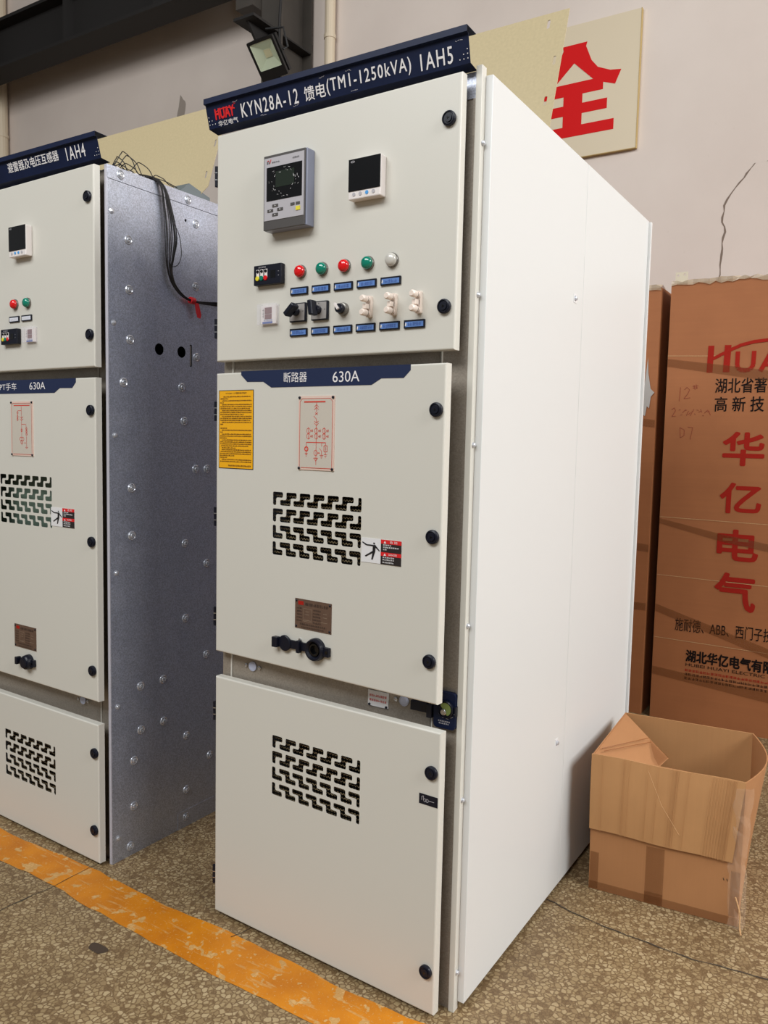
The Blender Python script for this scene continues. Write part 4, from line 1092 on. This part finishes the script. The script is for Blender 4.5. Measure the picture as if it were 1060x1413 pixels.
stroke_poly([(1.058, 1.795), (1.105, 1.894)], .020); stroke_poly([(1.105, 1.894), (1.145, 1.795)], .020); stroke_poly([(1.075, 1.825), (1.13, 1.825)], .014)
stroke_poly([(1.16, 1.894), (1.195, 1.845), (1.23, 1.894)], .02); stroke_poly([(1.195, 1.845), (1.195, 1.795)], .02); stroke_poly([(1.25, 1.894), (1.25, 1.795)], .02)
obj('crate_emblem', bm, 'crate_red', ck)
ctext('crate_lettering', '湖北省著名商标企业', .858, 1.388, 1.694, 1.766, 'crate_black', bold=.010)
ctext('crate_lettering', '高 新 技 术 企 业', .860, 1.330, 1.603, 1.675, 'crate_black', bold=.010)
for s_, z0, z1 in (('华', 1.341, 1.500), ('亿', 1.105, 1.250), ('电', .870, 1.018), ('气', .620, .800)):
    ctext('crate_character', s_, .912, 1.095, z0, z1, 'crate_red', bold=.030)
ctext('crate_lettering', '施耐德、ABB、西门子技术及商务合作', .728, 1.440, .479, .545, 'crate_black', bold=.004)
ctext('crate_lettering', '湖北华亿电气有限公司', .790, 1.300, .325, .385, 'crate_black', bold=.035)
ctext('crate_lettering', 'HUBEI HUAYI ELECTRIC CO.,LTD', .790, 1.310, .298, .316, 'crate_black', bold=.006)
for q in range(3):
    bm = bmesh.new(); z = .272-.021*q; strokes(bm, .165, .70, z, z+.013, 30, yT, wd=.0018); obj('crate_small_print', bm, 'crate_red' if q == 0 else 'crate_black', ck)
# faint hand writing
bm = bmesh.new()
def hw(pts):
    for a, b in zip(pts, pts[1:]): seg(bm, (a[0]-.622, a[1]), (b[0]-.622, b[1]), .0035, yT)
hw([(.692, 1.725), (.690, 1.655)]); hw([(.712, 1.712), (.724, 1.725), (.737, 1.712), (.728, 1.690), (.712, 1.668), (.742, 1.672)])
hw([(.757, 1.735), (.763, 1.712)]); hw([(.767, 1.738), (.772, 1.715)]); hw([(.752, 1.729), (.778, 1.731)]); hw([(.752, 1.720), (.776, 1.722)])
obj('hand_writing', bm, 'pencil', ck); bm = bmesh.new()
hw([(.655, 1.612), (.667, 1.622), (.674, 1.608), (.658, 1.578), (.676, 1.580)])
for k in range(16):
    x = .69+.0095*k; hw([(x, 1.595+random.uniform(-.015, .02)), (x+random.uniform(.004, .016), 1.595+random.uniform(-.015, .02))])
obj('hand_writing', bm, 'pencil', ck); bm = bmesh.new()
hw([(.700, 1.522), (.704, 1.470)]); hw([(.700, 1.522), (.722, 1.510), (.722, 1.482), (.704, 1.470)]); hw([(.737, 1.525), (.762, 1.523), (.752, 1.462)])
obj('hand_writing', bm, 'pencil', ck)
for p in ([(0, 1.831), (.47, 1.750), (.95, 1.70), (0, 1.871), (.47, 1.800), (.95, 1.75)], [(0, 1.028), (.30, .958), (.60, .91), (.95, .86), (0, 1.055), (.30, .995), (.60, .95), (.95, .90)],
          [(0, .568), (.55, .400), (.95, .28), (0, .607), (.55, .448), (.95, .33)], [(0, .232), (.55, .180), (.95, .14), (0, .274), (.55, .232), (.95, .19)]): tapeband(ck, p)
for z, x1_ in ((1.885, .26), (1.062, .95), (.76, .95), (.43, .95)):
    bm = bmesh.new(); seg(bm, (0, z), (x1_, z-.01), .003, -.0014); obj('fold_line', bm, 'card_edge', ck)
c0 = empty('wrapped_carton_crate', (-.37, 2.6, 0), 'tall plain brown wrapped carton partly hidden behind the white side panel', 'crate')
crate_body(c0, .945, .95, 2.232)
film_ruffle(c0, 0, .945, 2.232, .95)
for p in ([(.6, 1.565), (.945, 1.52), (.6, 1.605), (.945, 1.56)], [(.6, .905), (.945, .87), (.6, .945), (.945, .91)], [(.6, .565), (.945, .56), (.6, .60), (.945, .60)]): tapeband(c0, p)
bm = bmesh.new(); bm.faces.new([bm.verts.new((x, -.007, z)) for x, z in ((.86, 1.60), (.875, 1.70), (.885, 1.76), (.895, 1.88), (.90, 1.80), (.915, 1.72), (.935, 1.70), (.918, 1.68), (.912, 1.62), (.90, 1.63), (.893, 1.58))]); obj('torn_patch', bm, 'torn', c0)

# ================================================================ open carton on the floor
bx = empty('open_cardboard_box', (1.10, 1.0, 0), 'open brown cardboard box with folded-out flap beside the white side panel', 'box')
OX, OY = 1.10, 1.0
def wallq(name, p, th, m='card_box', nx=8, nz=8, bulge=None, parent=bx):
    """board from four corners (a,b bottom; c,d top) thickened along its normal"""
    a, b, c, d = [Vector(q) - Vector((OX, OY, 0)) for q in p]
    n = (b-a).cross(d-a).normalized()*th
    bm = bmesh.new(); G = []
    for off in (0, 1):
        g = []
        for i in range(nx+1):
            col = []
            for j in range(nz+1):
                u, v_ = i/nx, j/nz
                q = (a*(1-u)+b*u)*(1-v_) + (d*(1-u)+c*u)*v_ + n*off
                if bulge: q += bulge(u, v_)
                col.append(bm.verts.new(q))
            g.append(col)
        G.append(g)
    for off in (0, 1):
        for i in range(nx):
            for j in range(nz):
                f = (G[off][i][j], G[off][i+1][j], G[off][i+1][j+1], G[off][i][j+1]); bm.faces.new(f if off == 0 else f[::-1])
    for j in range(nz):
        bm.faces.new((G[0][0][j], G[0][0][j+1], G[1][0][j+1], G[1][0][j])).material_index = 1; bm.faces.new((G[0][nx][j], G[1][nx][j], G[1][nx][j+1], G[0][nx][j+1])).material_index = 1
    for i in range(nx):
        bm.faces.new((G[0][i][0], G[1][i][0], G[1][i+1][0], G[0][i+1][0])).material_index = 1; bm.faces.new((G[0][i][nz], G[0][i+1][nz], G[1][i+1][nz], G[1][i][nz])).material_index = 1
    o = obj(name, bm, [m, 'card_edge'], parent, smooth=True); o.data.set_sharp_from_angle(angle=R(30)); return o
FL, FR, BRc, BLc = (.887, .780), (1.326, .820), (1.288, 1.285), (.860, 1.245)
wallq('front_wall', ((*FL, .001), (*FR, .001), (1.325, .820, .443), (.881, .780, .443)), -.004)
wallq('back_wall', ((*BRc, .001), (*BLc, .001), (.854, 1.245, .443), (1.282, 1.288, .443)), -.004, m='card_in')
wallq('left_wall', ((*BLc, .001), (*FL, .001), (.881, .780, .443), (.854, 1.245, .443)), -.004)
wallq('right_wall', ((*FR, .001), (*BRc, .001), (1.282, 1.288, .443), (1.325, .820, .443)), -.004, nx=14, bulge=lambda u, v: Vector((.052*math.sin(math.pi*u)*(v**1.2), 0, 0)))
wallq('bottom', ((.891, .786, .004), (1.32, .825, .004), (1.284, 1.28, .004), (.864, 1.24, .004)), .003)
# front flap folded outwards
wallq('front_flap', ((.884, .7685, .203), (1.303, .806, .198), (1.327, .812, .447), (.880, .774, .445)), -.0035, m='card_in', nx=16, nz=6, bulge=lambda u, v: Vector((0, -.006*math.sin(math.pi*v)*.6, .002*math.sin(u*9))))
wallq('side_flap', ((.883, .790, .441), (.857, 1.240, .441), (1.050, 1.075, .370), (1.010, .83, .345)), .0035, m='card_box')
for nm, a, m_ in (('fold_crease', ((.903, .83, .4385), (.985, 1.10, .402)), 'tape'), ('fold_crease', ((.893, .84, .4415), (.972, 1.12, .4075)), 'tape')):
    bm = tube(bmesh.new(), [Vector(p)-Vector((OX, OY, -.003)) for p in a], .0013, 5); obj(nm, bm, m_, bx)
# tapes
def ftape(x0, x1, z0, z1, out=.0015, m='tape'):
    def P(x, z): t = (x-.887)/(.439); return Vector((x-OX, .780+.04*t-out-.0005-OY, z))
    bm = bmesh.new(); bm.faces.new([bm.verts.new(P(*q)) for q in ((x0, z0), (x1, z0), (x1, z1), (x0, z1))])
    return obj('tape_strip', bm, m, bx)
ftape(1.058, 1.112, .003, .185, m='tape_clear'); ftape(1.058, 1.112, .003, .040, .002, 'tape_clear'); ftape(.888, .915, .004, .125, m='tape_clear'); ftape(.888, 1.325, .002, .028, m='tape_clear'); ftape(1.30, 1.3255, .03, .17, m='tape_clear')
bm = bmesh.new(); bm.faces.new([bm.verts.new(Vector(p)-Vector((OX, OY, 0))) for p in ((.970, 1.133, .4045), (1.052, 1.071, .376), (1.040, .985, .3705), (1.015, 1.02, .384))]); obj('tape_strip', bm, 'tape_clear', bx)
# flute ridges on the folded-out flap
bm = bmesh.new()
for k in range(26):
    u = .03+.94*random.random()**.85 if k > 8 else .80+.018*k
    a = Vector((.884, .7685, .203)).lerp(Vector((1.303, .806, .198)), u); b = Vector((.880, .774, .445)).lerp(Vector((1.327, .812, .447)), u)
    a.y -= .0022; b.y -= .0022; mid = a.lerp(b, .5); mid.y -= .0036
    tube(bm, [p-Vector((OX, OY, 0)) for p in (a, a.lerp(mid, .5)-Vector((0, .0008, 0)), mid, mid.lerp(b, .5)-Vector((0, .0008, 0)), b)], .0006, 4)
rg = obj('flute_ridges', bm, 'card_in', bx); rg['kind'] = 'stuff'
bm = tube(bmesh.new(), [Vector(p)-Vector((OX, OY, 0)) for p in ((1.055, .7785, .43), (1.10, .7790, .33), (1.155, .7830, .25))], .0008, 4); obj('crease', bm, 'card_edge', bx)
# crumpled clear film down the right front corner
bm = bmesh.new(); rows = []
for i in range(15):
    t = i/14; z = .43*(1-t)+.003
    rows.append([bm.verts.new((1.326-OX+dx+random.uniform(-.006, .006)-.012*math.sin(t*3), .818-OY+dy+random.uniform(-.005, .003), z+random.uniform(-.008, .008)*(0 if i == 14 else 1))) for dx, dy in ((-.022, -.010), (-.004, -.014), (.012, -.006), (.022, .02))])
for a, b in zip(rows, rows[1:]):
    for k in range(3): bm.faces.new((a[k], a[k+1], b[k+1], b[k]))
obj('loose_tape', bm, 'film2', bx)
bm = tube(bmesh.new(), smooth_path([Vector(p)-Vector((OX, OY, 0)) for p in ((1.318, .802, .10), (1.332, .797, .06), (1.336, .787, .02), (1.342, .775, .004))], 5), .0022, 5); obj('tape_tail', bm, 'card_edge', bx)
for x in (1.282, 1.292):
    bm = bmesh.new(); seg(bm, (x-OX, .135), (x-OX-.003, .142), .002, .8128-OY-.001+.003); obj('staple_mark', bm, 'black_ink', bx)
